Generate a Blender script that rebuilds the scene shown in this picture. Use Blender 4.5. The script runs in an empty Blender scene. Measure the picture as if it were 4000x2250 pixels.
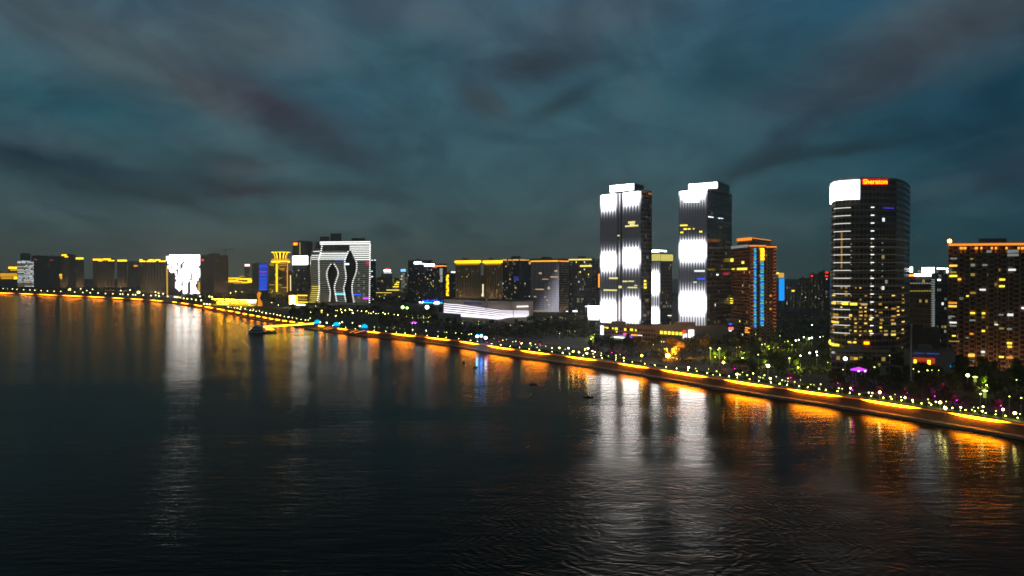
import bpy, math, random
from mathutils import Vector as V
R = random.Random(7)
sc = bpy.context.scene
COL = sc.collection
# ---------------------------------------------------------------- camera
F, HZ, HC, CX, CY = 2700.0, 1085.0, 65.0, 2000.0, 1125.0   # focal length, horizon row, eye height
PITCH = math.atan((CY - HZ) / F)
cam = bpy.data.cameras.new("camera"); co = bpy.data.objects.new("camera", cam); COL.objects.link(co)
cam.lens = F / 4000 * 36; cam.sensor_width = 36; cam.clip_end = 80000; cam.clip_start = 1
co.location = (0, 0, HC); co.rotation_euler = (math.pi / 2 - PITCH, 0, 0)
sc.camera = co
sc.view_settings.view_transform = 'Standard'; sc.view_settings.look = 'None'
sc.view_settings.exposure = 0; sc.view_settings.gamma = 1
sc.cycles.use_denoising = True
sc.cycles.use_light_tree = True
sc.cycles.max_bounces = 5; sc.cycles.diffuse_bounces = 2; sc.cycles.glossy_bounces = 3
sc.cycles.sample_clamp_indirect = 6; sc.cycles.caustics_reflective = False; sc.cycles.caustics_refractive = False
sc.cycles.pixel_filter_type = 'BLACKMAN_HARRIS'; sc.cycles.filter_width = 1.6
cp, sp = math.cos(PITCH), math.sin(PITCH)
def ray(px, py):
    x, y = (px - CX) / F, -(py - CY) / F
    return V((x, cp + y * sp, -sp + y * cp))
def G(px, py, z):                      # the point of the level z seen at a place in the photo
    d = ray(px, py); t = (z - HC) / d.z
    return V((d.x * t, d.y * t, z))
def P(px, py, Y):
    d = ray(px, py); t = Y / d.y
    return V((d.x * t, Y, HC + d.z * t))
def XY(px, Y):
    p = P(px, HZ, Y); return V((p.x, p.y))
def proj(p):
    q = V(p) - V((0, 0, HC)); f = q.y * cp - q.z * sp; u = q.y * sp + q.z * cp
    return CX + F * q.x / f, CY - F * u / f
# ---------------------------------------------------------------- node expressions
class N:
    def __init__(s, t): s.t = t
    def new(s, k, **kw):
        n = s.t.nodes.new(k)
        for a, b in kw.items(): setattr(n, a, b)
        return n
    def put(s, sock, v):
        if hasattr(v, 'node'): s.t.links.new(v, sock)
        elif v is not None: sock.default_value = v
    def m(s, op, a, b=None, c=None, clamp=False):
        n = s.new('ShaderNodeMath', operation=op, use_clamp=clamp)
        s.put(n.inputs[0], a)
        if b is not None: s.put(n.inputs[1], b)
        if c is not None: s.put(n.inputs[2], c)
        return n.outputs[0]
    def add(s, a, b): return s.m('ADD', a, b)
    def sub(s, a, b): return s.m('SUBTRACT', a, b)
    def mul(s, a, b): return s.m('MULTIPLY', a, b)
    def ss(s, v, a, b, lo=0.0, hi=1.0):
        n = s.new('ShaderNodeMapRange', interpolation_type='SMOOTHSTEP')
        s.put(n.inputs[0], v); s.put(n.inputs[1], a); s.put(n.inputs[2], b); s.put(n.inputs[3], lo); s.put(n.inputs[4], hi)
        return n.outputs[0]
    def mix(s, f, a, b, mode='MIX'):
        n = s.new('ShaderNodeMix', data_type='RGBA', blend_type=mode)
        s.put(n.inputs[0], f)
        for i, v in ((6, a), (7, b)):
            if isinstance(v, (tuple, list)) and len(v) == 3: v = (*v, 1)
            s.put(n.inputs[i], v)
        return n.outputs[2]
    def xyz(s, v):
        n = s.new('ShaderNodeSeparateXYZ'); s.put(n.inputs[0], v); return n.outputs
    def vec(s, x, y, z=0.0):
        n = s.new('ShaderNodeCombineXYZ'); s.put(n.inputs[0], x); s.put(n.inputs[1], y); s.put(n.inputs[2], z); return n.outputs[0]
    def noise(s, v, scale, detail=3.0, rough=.5, dist=0.0):
        n = s.new('ShaderNodeTexNoise'); s.put(n.inputs['Vector'], v); n.inputs['Scale'].default_value = scale
        n.inputs['Detail'].default_value = detail; n.inputs['Roughness'].default_value = rough; n.inputs['Distortion'].default_value = dist
        return n.outputs[0]
    def ramp(s, v, stops, interp='LINEAR'):
        n = s.new('ShaderNodeValToRGB'); s.put(n.inputs[0], v); cr = n.color_ramp; cr.interpolation = interp
        while len(cr.elements) > 1: cr.elements.remove(cr.elements[-1])
        for i, (p, c) in enumerate(stops):
            e = cr.elements[0] if i == 0 else cr.elements.new(p)
            e.position = p
            e.color = (*c, 1) if isinstance(c, (tuple, list)) else (c, c, c, 1)
        return n.outputs[0]
# ---------------------------------------------------------------- dusk sky
w = bpy.data.worlds.new("World"); sc.world = w; w.use_nodes = True
n = N(w.node_tree); w.node_tree.nodes.clear()
gen = n.new('ShaderNodeTexCoord').outputs['Generated']
dx, dy, dz = n.xyz(gen)
el = n.m('ARCSINE', dz); az = n.m('ARCTAN2', dx, dy)
up = n.ramp(n.m('MAXIMUM', dz, 0.0), [(0, (.054, .072, .062)), (.05, (.050, .084, .086)), (.12, (.040, .090, .104)), (.25, (.036, .096, .128)), (.38, (.036, .094, .140)), (.48, (.016, .036, .050)), (1, (.010, .018, .024))])
right = n.ss(az, .10, .62)
up = n.mix(right, up, n.mix(1.0, up, (.36, .70, .84), 'MULTIPLY'))
warm = n.mul(n.ss(dz, .10, .0), n.ss(az, .35, -.35))
up = n.mix(n.mul(warm, .35), up, (.06, .068, .05))
den = n.add(n.m('MAXIMUM', dz, 0.0), .10)
cpv = n.vec(n.m('DIVIDE', dx, den), n.m('DIVIDE', dy, den), 0)
def mapped(v, rot, scl):
    q = n.new('ShaderNodeMapping'); n.put(q.inputs[0], v); q.inputs['Rotation'].default_value = (0, 0, rot); q.inputs['Scale'].default_value = scl
    return q.outputs[0]
c1 = n.noise(mapped(cpv, .55, (1.1, .45, 1)), 1.0, 5, .52, .4)
c2 = n.noise(mapped(cpv, .2, (2.6, 1.2, 1)), 1.0, 4, .5, .3)
c3 = n.noise(mapped(cpv, -.6, (.8, .35, 1)), 1.3, 3, .5, .6)
light = n.ss(c3, .47, .72); dark = n.ss(n.add(n.mul(c1, .7), n.mul(c2, .3)), .50, .68)
low = n.ss(dz, .02, .16)
up = n.mix(n.mul(light, n.mul(low, .62)), up, (.078, .112, .130))
up = n.mix(n.mul(dark, n.mul(n.ss(dz, .0, .05), .50)), up, (.018, .036, .046))
def azel(px, py):
    d = ray(px, py).normalized(); return math.atan2(d.x, d.y), math.asin(d.z)
wob = n.sub(n.noise(mapped(gen, 0, (5, 5, 9)), 1.0, 4, .55, .5), .5)
wob2 = n.sub(n.noise(mapped(gen, 0, (14, 14, 30)), 1.0, 4, .6, .3), .5)
def blob(px, py, a, b, ang, k, col):
    """a single cloud bank: px,py,a,b as angles on the sky dome"""
    global up
    A, E = azel(px, py); a /= F; b /= F; t = math.radians(-ang)
    u_ = n.sub(az, A); v_ = n.sub(el, E)
    u_ = n.add(u_, n.mul(wob, .07)); v_ = n.add(v_, n.mul(wob2, .03))
    x = n.add(n.mul(u_, math.cos(t) / a), n.mul(v_, math.sin(t) / a))
    y = n.sub(n.mul(v_, math.cos(t) / b), n.mul(u_, math.sin(t) / b))
    r = n.add(n.mul(x, x), n.mul(y, y))
    m = n.m('EXPONENT', n.mul(r, -1.0)); k = min(1, k * 1.45)
    up = n.mix(n.mul(m, k), up, col)
DK = (.022, .038, .048)
blob(330, 130, 420, 120, 15, .5, (.085, .110, .120))
blob(950, 150, 300, 110, 10, .45, (.085, .110, .122))
blob(1650, 40, 400, 90, 0, .35, (.080, .110, .130))
blob(2350, 60, 380, 110, -12, .4, (.070, .095, .115))
blob(3700, 140, 500, 110, -14, .6, (.045, .056, .070))
blob(300, 420, 330, 70, 4, .6, (.022, .085, .115))
blob(1330, 360, 260, 110, 0, .5, (.026, .085, .125))
blob(2750, 330, 380, 120, -10, .45, (.022, .078, .110))
blob(820, 370, 190, 60, 30, .6, (.066, .082, .092))
blob(1060, 430, 240, 66, 27, .72, (.046, .046, .066))
blob(1250, 560, 200, 60, 25, .5, (.026, .044, .060))
blob(2090, 250, 250, 70, -8, .72, (.028, .044, .058))
blob(1890, 400, 110, 50, 30, .5, (.050, .058, .066))
blob(2190, 410, 150, 34, -22, .55, (.022, .044, .054))
blob(940, 740, 210, 34, 2, .75, (.030, .038, .048))
blob(1350, 745, 230, 28, 3, .5, (.024, .044, .052))
blob(900, 655, 120, 40, 0, .5, (.062, .078, .086))
blob(120, 620, 420, 55, 9, .72, (.014, .034, .050))
blob(520, 760, 420, 38, 10, .5, (.020, .038, .044))
blob(3080, 520, 330, 34, -32, .32, (.026, .040, .056))
blob(3270, 590, 260, 30, -6, .62, (.014, .034, .044))
blob(3450, 330, 300, 40, -30, .30, (.030, .040, .056))
blob(2900, 680, 260, 26, -25, .45, (.018, .038, .048))
blob(3950, 480, 330, 220, 0, .45, (.008, .034, .060))
tx1 = n.noise(n.vec(n.mul(az, 6.5), n.add(n.mul(el, 12.0), n.mul(az, 1.5)), 0), 1.0, 6, .6, .6)
tx2 = n.noise(n.vec(n.mul(az, 11.0), n.sub(n.mul(el, 34.0), n.mul(az, 5.0)), 3.0), 1.0, 5, .6, .4)
md = n.add(n.mul(n.ss(tx1, .30, .70, .68, 1.22), .75), n.mul(n.ss(tx2, .30, .70, .85, 1.12), .25))
fade = n.ss(dz, .0, .07)
up = n.mix(fade, up, n.mix(1.0, up, n.vec(md, md, n.add(n.mul(md, .85), .15)), 'MULTIPLY'))
bg = n.new('ShaderNodeBackground'); n.put(bg.inputs[0], up); bg.inputs[1].default_value = 1.07
n.t.links.new(bg.outputs[0], n.new('ShaderNodeOutputWorld').inputs[0])
# ---------------------------------------------------------------- materials
def mat_new(name):
    m = bpy.data.materials.new(name); m.use_nodes = True; m.node_tree.nodes.clear()
    q = N(m.node_tree); q.out = q.new('ShaderNodeOutputMaterial'); return m, q
def bsdf(q, col=(.2, .2, .2), rough=.7, metal=0.0, normal=None, spec=.5):
    b = q.new('ShaderNodeBsdfPrincipled')
    if isinstance(col, tuple) and len(col) == 3: col = (*col, 1)
    q.put(b.inputs['Base Color'], col); q.put(b.inputs['Roughness'], rough); q.put(b.inputs['Metallic'], metal)
    b.inputs['Specular IOR Level'].default_value = spec
    if normal is not None: q.put(b.inputs['Normal'], normal)
    q.t.links.new(b.outputs[0], q.out.inputs[0]); return b
_mc = {}
def plain(name, col, rough=.7, metal=0.0, var=.35, scale=.6):
    if name in _mc: return _mc[name]
    m, q = mat_new(name)
    o = q.new('ShaderNodeTexCoord').outputs['Object']
    k = q.noise(o, scale, 4, .6)
    c = q.mix(k, tuple(v * (1 - var) for v in col), tuple(min(1, v * (1 + var)) for v in col))
    bsdf(q, c, rough, metal); _mc[name] = m; return m
def emi(name, col, s=1.0, sample=None):
    if name in _mc: return _mc[name]
    m, q = mat_new(name)
    e = q.new('ShaderNodeEmission'); e.inputs[0].default_value = (*col, 1); e.inputs[1].default_value = s
    q.t.links.new(e.outputs[0], q.out.inputs[0])
    if sample == 0: m.cycles.emission_sampling = 'NONE'
    _mc[name] = m; return m
def facade(name, wall=(.2, .17, .13), glass=(.02, .025, .03), fh=3.5, bw=3.0, rough=.12, wx=.12, wz=.28, metal=0.0):
    if name in _mc: return _mc[name]
    m, q = mat_new(name)
    u, v, _ = q.xyz(q.new('ShaderNodeUVMap').outputs[0])
    cu = q.m('DIVIDE', u, bw); cv = q.m('DIVIDE', v, fh)
    fu = q.m('FRACT', cu); fv = q.m('FRACT', cv)
    inu = q.mul(q.m('GREATER_THAN', fu, wx), q.m('LESS_THAN', fu, 1 - wx))
    inv = q.mul(q.m('GREATER_THAN', fv, wz), q.m('LESS_THAN', fv, .92))
    mask = q.mul(inu, inv)
    wn = q.new('ShaderNodeTexWhiteNoise', noise_dimensions='2D')
    q.put(wn.inputs[0], q.vec(q.m('FLOOR', cu), q.m('FLOOR', cv)))
    rnd = wn.outputs[0]
    st = q.noise(q.vec(q.mul(u, .25), q.mul(v, .05)), 1.0, 3, .6)
    wc = q.mix(st, tuple(x * .7 for x in wall), tuple(x * 1.25 for x in wall))
    gc = q.mix(q.m('POWER', rnd, 3.0), glass, tuple(x * 3.5 + .01 for x in glass))
    c = q.mix(mask, wc, gc)
    bsdf(q, c, q.add(q.mul(mask, rough - .7), .7), q.mul(mask, metal))
    m['fh'] = fh; m['bw'] = bw; m['wx'] = wx; m['wz'] = wz
    _mc[name] = m; return m
M_roof = plain('roofing felt', (.05, .05, .052), .85)
M_conc = plain('concrete', (.22, .20, .17), .8)
M_dark = plain('dark metal', (.03, .03, .035), .45, .6)
M_steel = plain('galvanised steel', (.35, .35, .36), .4, .7)
M_steelw = plain('painted pole', (.42, .44, .40), .5)
M_bark = plain('bark', (.06, .045, .03), .9)
E_warm = emi('warm window light', (1, .62, .10), 1.25, 0)
E_yel = emi('yellow window light', (1, .80, .06), 1.5, 0)
E_dimy = emi('dim yellow window light', (.85, .62, .12), .35, 0)
E_cool = emi('cool window light', (.85, .92, .9), 1.1, 0)
E_dimc = emi('dim cool window light', (.6, .66, .62), .32, 0)
E_org = emi('orange window light', (1, .36, .04), .9, 0)
E_white = emi('white sign light', (.92, .97, 1), 7)
E_whitem = emi('soft white light', (.9, .92, .95), 1.6)
E_gold = emi('gold crown light', (1, .56, .01), 3.2)
E_goldd = emi('gold wash light', (1, .50, .02), .9)
E_orgl = emi('orange line light', (1, .30, .03), 1.8)
E_red = emi('red sign light', (1, .02, .01), 2.0)
E_redy = emi('red letter light', (1.0, .20, .0), 6)
E_blue = emi('blue led light', (.02, .08, 1), 1.5)
E_cyan = emi('cyan led light', (.02, .62, .95), 1.5)
E_cyand = emi('cyan dome light', (.0, .62, .86), 1.25)
E_purp = emi('purple led light', (.55, .05, .95), 1.6)
E_mag = emi('magenta flood light', (1, .03, .45), 30)
E_green = emi('green led light', (.2, 1, .3), 1.2)
E_lamp = emi('lamp light', (1, .85, .22), 24)
E_lampw = emi('white lamp light', (.92, 1, .9), 14)
E_lampd = emi('small lamp light', (.88, 1, .22), 4)
WIN = [(E_warm, 3), (E_yel, 3), (E_dimy, 4), (E_cool, 2), (E_dimc, 5), (E_org, 1)]
E_amb = emi('amber window light', (1, .50, .07), .45, 0)
E_v1 = emi('soft lamp window', (1, .68, .30), .6, 0); E_v2 = emi('curtained window', (1, .55, .18), .22, 0); E_v3 = emi('faint green white window', (.72, .82, .6), .14, 0)
WINP = {'warm': [E_v1, E_v2, E_v2, E_warm, E_yel, E_amb, E_amb, E_dimy, E_dimy, E_org, E_dimc], 'cool': [E_v3, E_v3, E_cool, E_dimc, E_dimc, E_dimc, E_dimy, E_yel],
        'dim': [E_v2, E_v3, E_v3, E_dimc, E_dimy, E_dimc, E_dimy, E_cool], 'mix': [E_v1, E_v2, E_v3, E_v3, E_warm, E_yel, E_amb, E_dimy, E_cool, E_dimc, E_dimc, E_dimy]}
# ---------------------------------------------------------------- mesh helpers
class MB:
    def __init__(s): s.v = []; s.f = []; s.uv = []; s.mi = []; s.mats = []; s.sm = []
    def mat(s, m):
        if m not in s.mats: s.mats.append(m)
        return s.mats.index(m)
    def face(s, pts, m, uv=None, smooth=False):
        i = len(s.v); s.v += [V(p) for p in pts]; s.f.append(tuple(range(i, i + len(pts))))
        s.uv += uv if uv else [(0, 0)] * len(pts); s.mi.append(s.mat(m)); s.sm.append(smooth)
    def box(s, o, a, b, c, m):          # origin and three edge vectors
        o, a, b, c = V(o), V(a), V(b), V(c)
        if a.cross(b).dot(c) < 0: a, b = b, a
        p = [o, o + a, o + a + b, o + b, o + c, o + a + c, o + a + b + c, o + b + c]
        A, B, Cc = a.length, b.length, c.length
        for q, uu in (((3, 2, 1, 0), (A, B)), ((4, 5, 6, 7), (A, B)), ((0, 1, 5, 4), (A, Cc)), ((1, 2, 6, 5), (B, Cc)), ((2, 3, 7, 6), (A, Cc)), ((3, 0, 4, 7), (B, Cc))):
            s.face([p[i] for i in q], m, [(0, 0), (uu[0], 0), (uu[0], uu[1]), (0, uu[1])])
    def prism(s, poly, z0, z1, mw, mr, top=None):
        """poly anticlockwise or not; UV = metres along the wall, height"""
        area = sum(poly[i][0] * poly[(i + 1) % len(poly)][1] - poly[(i + 1) % len(poly)][0] * poly[i][1] for i in range(len(poly)))
        if area < 0: poly = poly[::-1]
        tp = top or poly; u = 0
        for i in range(len(poly)):
            j = (i + 1) % len(poly); a, b = V(poly[i]), V(poly[j]); L = (b - a).length
            s.face([(a.x, a.y, z0), (b.x, b.y, z0), (tp[j][0], tp[j][1], z1), (tp[i][0], tp[i][1], z1)], mw, [(u, z0), (u + L, z0), (u + L, z1), (u, z1)])
            u += L
        s.face([(p[0], p[1], z1) for p in tp], mr); s.face([(p[0], p[1], z0) for p in poly[::-1]], mr)
    def cyl(s, a, b, r0, r1, m, k=8, cap=True):
        a, b = V(a), V(b); d = (b - a).normalized(); x = d.orthogonal().normalized(); y = d.cross(x)
        ra = [a + (x * math.cos(t) + y * math.sin(t)) * r0 for t in [2 * math.pi * i / k for i in range(k)]]
        rb = [b + (x * math.cos(t) + y * math.sin(t)) * r1 for t in [2 * math.pi * i / k for i in range(k)]]
        for i in range(k):
            j = (i + 1) % k; s.face([ra[i], ra[j], rb[j], rb[i]], m, smooth=k > 6)
        if cap: s.face(ra[::-1], m); s.face(rb, m)
    def lathe(s, c, prof, m, k=12, sx=1, sy=1):
        rows = [[V((c[0] + r * sx * math.cos(2 * math.pi * i / k), c[1] + r * sy * math.sin(2 * math.pi * i / k), c[2] + z)) for i in range(k)] for r, z in prof]
        for a, b in zip(rows, rows[1:]):
            for i in range(k):
                j = (i + 1) % k; s.face([a[i], a[j], b[j], b[i]], m, smooth=True)
    def build(s, name, parent=None, off=None):
        me = bpy.data.meshes.new(name)
        off = V(off) if off is not None else (parent_loc(parent) if parent else V((0, 0, 0)))
        me.from_pydata([tuple(v - off) for v in s.v], [], s.f)
        for m in s.mats: me.materials.append(m)
        me.polygons.foreach_set('material_index', s.mi); me.polygons.foreach_set('use_smooth', s.sm)
        ul = me.uv_layers.new(name='UVMap'); ul.data.foreach_set('uv', [x for t in s.uv for x in t])
        me.update()
        o = bpy.data.objects.new(name, me); COL.objects.link(o)
        if parent: o.parent = parent
        return o
def parent_loc(p):
    l = V((0, 0, 0))
    while p: l = l + V(p.location); p = p.parent
    return l
def tag(o, label=None, cat=None, group=None, kind=None):
    for k, v in (('label', label), ('category', cat), ('group', group), ('kind', kind)):
        if v: o[k] = v
    return o
def thing(name, loc, label, cat, group=None, rz=0):
    o = bpy.data.objects.new(name, None); COL.objects.link(o); o.location = loc; o.rotation_euler = (0, 0, rz); o.empty_display_size = .5
    return tag(o, label, cat, group)
def copy_tree(root, loc, label=None, rz=0, sc_=1.0, group=None):
    r = root.copy(); COL.objects.link(r); r.location = loc; r.rotation_euler = (0, 0, rz); r.scale = (sc_,) * 3 if not isinstance(sc_, tuple) else sc_
    if label: r['label'] = label
    if group: r['group'] = group
    for ch in root.children:
        c = ch.copy(); COL.objects.link(c); c.parent = r
        for g in ch.children:
            d = g.copy(); COL.objects.link(d); d.parent = c
    return r
# ---------------------------------------------------------------- the river bank
ZL = 5.0                                    # level of the city ground
WT = [(0, 1149), (200, 1158), (400, 1168), (600, 1181), (700, 1192), (850, 1219), (950, 1240), (1050, 1260), (1200, 1284), (1300, 1300), (1400, 1312), (1500, 1322),
      (1600, 1333), (1750, 1352), (1850, 1369), (1950, 1386), (2050, 1401), (2300, 1436), (2540, 1475), (2800, 1520), (3000, 1553), (3200, 1583), (3350, 1607), (3580, 1646), (3900, 1702), (4000, 1720)]
ctrl = [V((-9000, 8000)), V((-4000, 4250)), V((-2750, 3300))] + [G(a, b, 0).xy for a, b in WT] + [V((232, 228)), V((275, 150)), V((330, 30)), V((470, -300)), V((700, -900))]
shore = []
for i in range(1, len(ctrl) - 2):
    p0, p1, p2, p3 = ctrl[i - 1:i + 3]
    for k in range(8):
        t = k / 8
        shore.append(.5 * ((2 * p1) + (p2 - p0) * t + (2 * p0 - 5 * p1 + 4 * p2 - p3) * t * t + (3 * p1 - p0 - 3 * p2 + p3) * t ** 3))
for _ in range(2):
    shore = [shore[0]] + [(shore[i - 1] + 2 * shore[i] + shore[i + 1]) / 4 for i in range(1, len(shore) - 1)] + [shore[-1]]
nrm = []
for i in range(len(shore)):
    d = (shore[min(i + 1, len(shore) - 1)] - shore[max(i - 1, 0)]).normalized(); nrm.append(V((-d.y, d.x)))    # towards land
arc = [0.0]
for a, b in zip(shore, shore[1:]): arc.append(arc[-1] + (b - a).length)
def off(i, d): return shore[i] + nrm[i] * d
def at_arc(s, d=0.0):
    lo, hi = 0, len(arc) - 1
    while hi - lo > 1:
        m_ = (lo + hi) // 2
        if arc[m_] <= s: lo = m_
        else: hi = m_
    t = (s - arc[lo]) / max(1e-6, arc[hi] - arc[lo])
    return off(lo, d).lerp(off(hi, d), t)
pxs = [proj((p.x, p.y, 0))[0] if p.y > 20 else 1e6 for p in shore]
def arc_of_px(px, d=0.0):                    # arc length where the shore is seen at column px
    for i in range(len(shore) - 1):
        a, b = pxs[i], pxs[i + 1]
        if a <= px <= b and b < 1e5: return arc[i] + (arc[i + 1] - arc[i]) * (px - a) / (b - a)
    return arc[0]
def shoreY(px): return at_arc(arc_of_px(px)).y
def ribbon(mb, prof, m, i0=0, i1=None):
    i1 = len(shore) - 1 if i1 is None else i1
    for i in range(i0, i1):
        for (d0, z0), (d1, z1) in zip(prof, prof[1:]):
            a, b, c, d = off(i, d0), off(i + 1, d0), off(i + 1, d1), off(i, d1)
            mb.face([(a.x, a.y, z0), (b.x, b.y, z0), (c.x, c.y, z1), (d.x, d.y, z1)], m, [(arc[i], d0), (arc[i + 1], d0), (arc[i + 1], d1 + z1), (arc[i], d1 + z1)])
# ---- water
m, q = mat_new('river water')
pos = q.new('ShaderNodeNewGeometry').outputs['Position']
X, Y_, Z_ = q.xyz(pos)
def qm(v, rot, scl):
    k = q.new('ShaderNodeMapping'); q.put(k.inputs[0], v); k.inputs['Rotation'].default_value = (0, 0, rot); k.inputs['Scale'].default_value = scl; return k.outputs[0]
chop = q.noise(qm(pos, .15, (.32, .9, 1)), .55, 4, .6, .3)
swell = q.noise(qm(pos, -.12, (.10, .40, 1)), .5, 3, .5, .2)
patch = q.ss(q.noise(qm(pos, .1, (.006, .014, 1)), 1.0, 3, .5, .3), .40, .62)
def rings(cx, cy, rad, wl):
    ex = q.sub(X, cx); ey = q.sub(Y_, cy)
    wb = q.mul(q.sub(q.noise(qm(pos, .2, (.6, 1.3, 1)), .06, 4, .6), .5), 26.0)
    rr = q.add(q.m('SQRT', q.add(q.mul(ex, ex), q.mul(ey, ey))), wb)
    mask = q.mul(q.ss(rr, rad, rad * .55), q.ss(rr, rad * .08, rad * .3))
    wv = q.m('SINE', q.mul(rr, 2 * math.pi / wl))
    brk = q.ss(q.noise(qm(pos, .3, (.12, .2, 1)), 1.0, 4, .6), .35, .65)
    return q.mul(q.mul(wv, brk), mask), mask
r1, m1 = rings(38, 178, 78, 3.1)
r2, m2 = rings(93, 190, 30, 2.3)
near = q.ss(Y_, 330, 140)
calm = q.add(q.add(q.mul(q.ss(Y_, 340, 130), .45), q.mul(q.ss(Y_, 330, 800), .16)), .42)
h = q.mul(calm, q.add(q.add(q.mul(chop, q.add(.30, q.mul(patch, .25))), q.mul(swell, .55)), q.add(q.mul(r1, .12), q.mul(r2, .07))))
bp = q.new('ShaderNodeBump'); q.put(bp.inputs['Height'], h); bp.inputs['Distance'].default_value = .55; bp.inputs['Strength'].default_value = 1.0
ro = q.add(q.add(q.add(.088, q.mul(patch, .05)), q.mul(near, .08)), q.add(q.mul(m1, .16), q.mul(m2, .14)))
gl = q.new('ShaderNodeBsdfGlossy'); gl.inputs['Color'].default_value = (.68, .65, .58, 1); q.put(gl.inputs['Roughness'], ro); q.put(gl.inputs['Normal'], bp.outputs[0])
df = q.new('ShaderNodeBsdfDiffuse'); df.inputs['Color'].default_value = (.004, .0045, .003, 1)
fr = q.new('ShaderNodeFresnel'); fr.inputs['IOR'].default_value = 1.22; q.put(fr.inputs['Normal'], bp.outputs[0])
mx = q.new('ShaderNodeMixShader'); q.put(mx.inputs[0], fr.outputs[0]); q.t.links.new(df.outputs[0], mx.inputs[1]); q.t.links.new(gl.outputs[0], mx.inputs[2]); q.t.links.new(mx.outputs[0], q.out.inputs[0])
M_water = m
mb = MB(); mb.face([(-30000, -8000, 0), (14000, -8000, 0), (14000, 22000, 0), (-30000, 22000, 0)], M_water)
tag(mb.build('water'), kind='structure')
# ---- ground sheet
M_ground = plain('ground soil and paving', (.026, .028, .02), .9, 0, .5, .02)
mb = MB()
far = [V((15000, -900)), V((15000, 30000)), V((-30000, 30000)), V((-30000, 8000))]
edge = [off(i, 8.6) for i in range(len(shore))]
mb.face([(p.x, p.y, ZL) for p in edge + far], M_ground)
g_ = mb.build('ground'); tag(g_, kind='structure')
import bmesh
bm = bmesh.new(); bm.from_mesh(g_.data); bmesh.ops.triangulate(bm, faces=bm.faces); bm.to_mesh(g_.data); bm.free()
# ---- wall
M_slope = plain('stone river wall', (.24, .14, .07), .85, 0, .4, .5)
M_ledge = plain('pale concrete ledge', (.30, .27, .22), .8, 0, .25, .3)
M_cop = plain('coping stone', (.16, .13, .10), .8)
rw = thing('river_wall', (0, 400, 0), 'long stone river wall with a pale ledge at the water and yellow light strips with their glow on the wall under its coping', 'river wall')
mb = MB(); ribbon(mb, [(0, -2), (0, 1.1), (3.2, 1.2)], M_ledge); mb.build('ledge', rw)
mb = MB(); ribbon(mb, [(3.2, 1.2), (7.6, 4.1), (7.6, 5.0)], M_slope); mb.build('wall_face', rw)
mb = MB(); ribbon(mb, [(7.6, 5.0), (7.1, 5.0), (7.1, 5.35), (8.6, 5.35), (8.6, 4.9)], M_cop); mb.build('coping', rw)
m, q = mat_new('yellow strip and wall wash')
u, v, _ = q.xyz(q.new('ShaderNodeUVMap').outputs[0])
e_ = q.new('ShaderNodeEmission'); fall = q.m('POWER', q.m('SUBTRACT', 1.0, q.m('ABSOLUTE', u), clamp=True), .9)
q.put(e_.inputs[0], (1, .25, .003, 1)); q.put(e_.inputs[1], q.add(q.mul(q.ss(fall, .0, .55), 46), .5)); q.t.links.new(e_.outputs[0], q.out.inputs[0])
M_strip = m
def strip(px0, px1, hgt=.75):  # glowing band drawn tall: takes in the wall washed by the lamp
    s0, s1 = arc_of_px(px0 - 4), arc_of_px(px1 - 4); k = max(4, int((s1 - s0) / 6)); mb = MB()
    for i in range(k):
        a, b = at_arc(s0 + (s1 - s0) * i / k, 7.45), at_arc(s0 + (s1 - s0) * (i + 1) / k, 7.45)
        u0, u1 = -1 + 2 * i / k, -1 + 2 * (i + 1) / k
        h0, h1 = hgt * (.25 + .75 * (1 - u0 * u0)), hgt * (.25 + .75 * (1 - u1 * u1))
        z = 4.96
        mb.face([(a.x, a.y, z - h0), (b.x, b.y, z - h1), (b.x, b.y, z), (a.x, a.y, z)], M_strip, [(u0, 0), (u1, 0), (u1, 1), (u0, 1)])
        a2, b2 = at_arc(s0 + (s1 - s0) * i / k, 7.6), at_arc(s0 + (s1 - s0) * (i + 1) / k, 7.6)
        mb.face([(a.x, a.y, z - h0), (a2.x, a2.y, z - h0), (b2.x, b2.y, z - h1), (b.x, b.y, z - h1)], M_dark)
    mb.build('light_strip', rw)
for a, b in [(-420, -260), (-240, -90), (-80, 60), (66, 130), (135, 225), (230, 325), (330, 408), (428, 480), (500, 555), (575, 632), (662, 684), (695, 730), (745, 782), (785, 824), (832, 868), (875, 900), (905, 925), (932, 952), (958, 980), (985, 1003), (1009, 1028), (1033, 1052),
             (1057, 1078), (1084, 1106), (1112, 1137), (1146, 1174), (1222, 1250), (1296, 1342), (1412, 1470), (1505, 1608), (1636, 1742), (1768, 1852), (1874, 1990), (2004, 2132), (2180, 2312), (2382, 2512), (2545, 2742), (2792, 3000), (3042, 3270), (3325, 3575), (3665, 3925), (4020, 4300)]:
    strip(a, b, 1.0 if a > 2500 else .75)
mb = MB(); ribbon(mb, [(7.52, 4.62), (7.52, 4.92)], emi('faint orange line', (1, .20, .01), .7, 0)); mb.build('faint_light_line', rw)
# ---- promenade and planting strip
M_path = plain('promenade paving', (.20, .18, .14), .75, 0, .3, .2)
mb = MB(); ribbon(mb, [(8.62, ZL + .004), (15, ZL + .004)], M_path); tag(mb.build('path'), kind='structure')
M_grass = plain('grass', (.05, .075, .02), .9, 0, .6, .15)
mb = MB(); ribbon(mb, [(15, ZL + .008), (34, ZL + .008)], M_grass); tag(mb.build('lawn'), kind='structure')
mb = MB(); ribbon(mb, [(60, ZL + .006), (74, ZL + .006)], plain('asphalt', (.05, .05, .05), .85)); tag(mb.build('road'), kind='structure')
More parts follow.
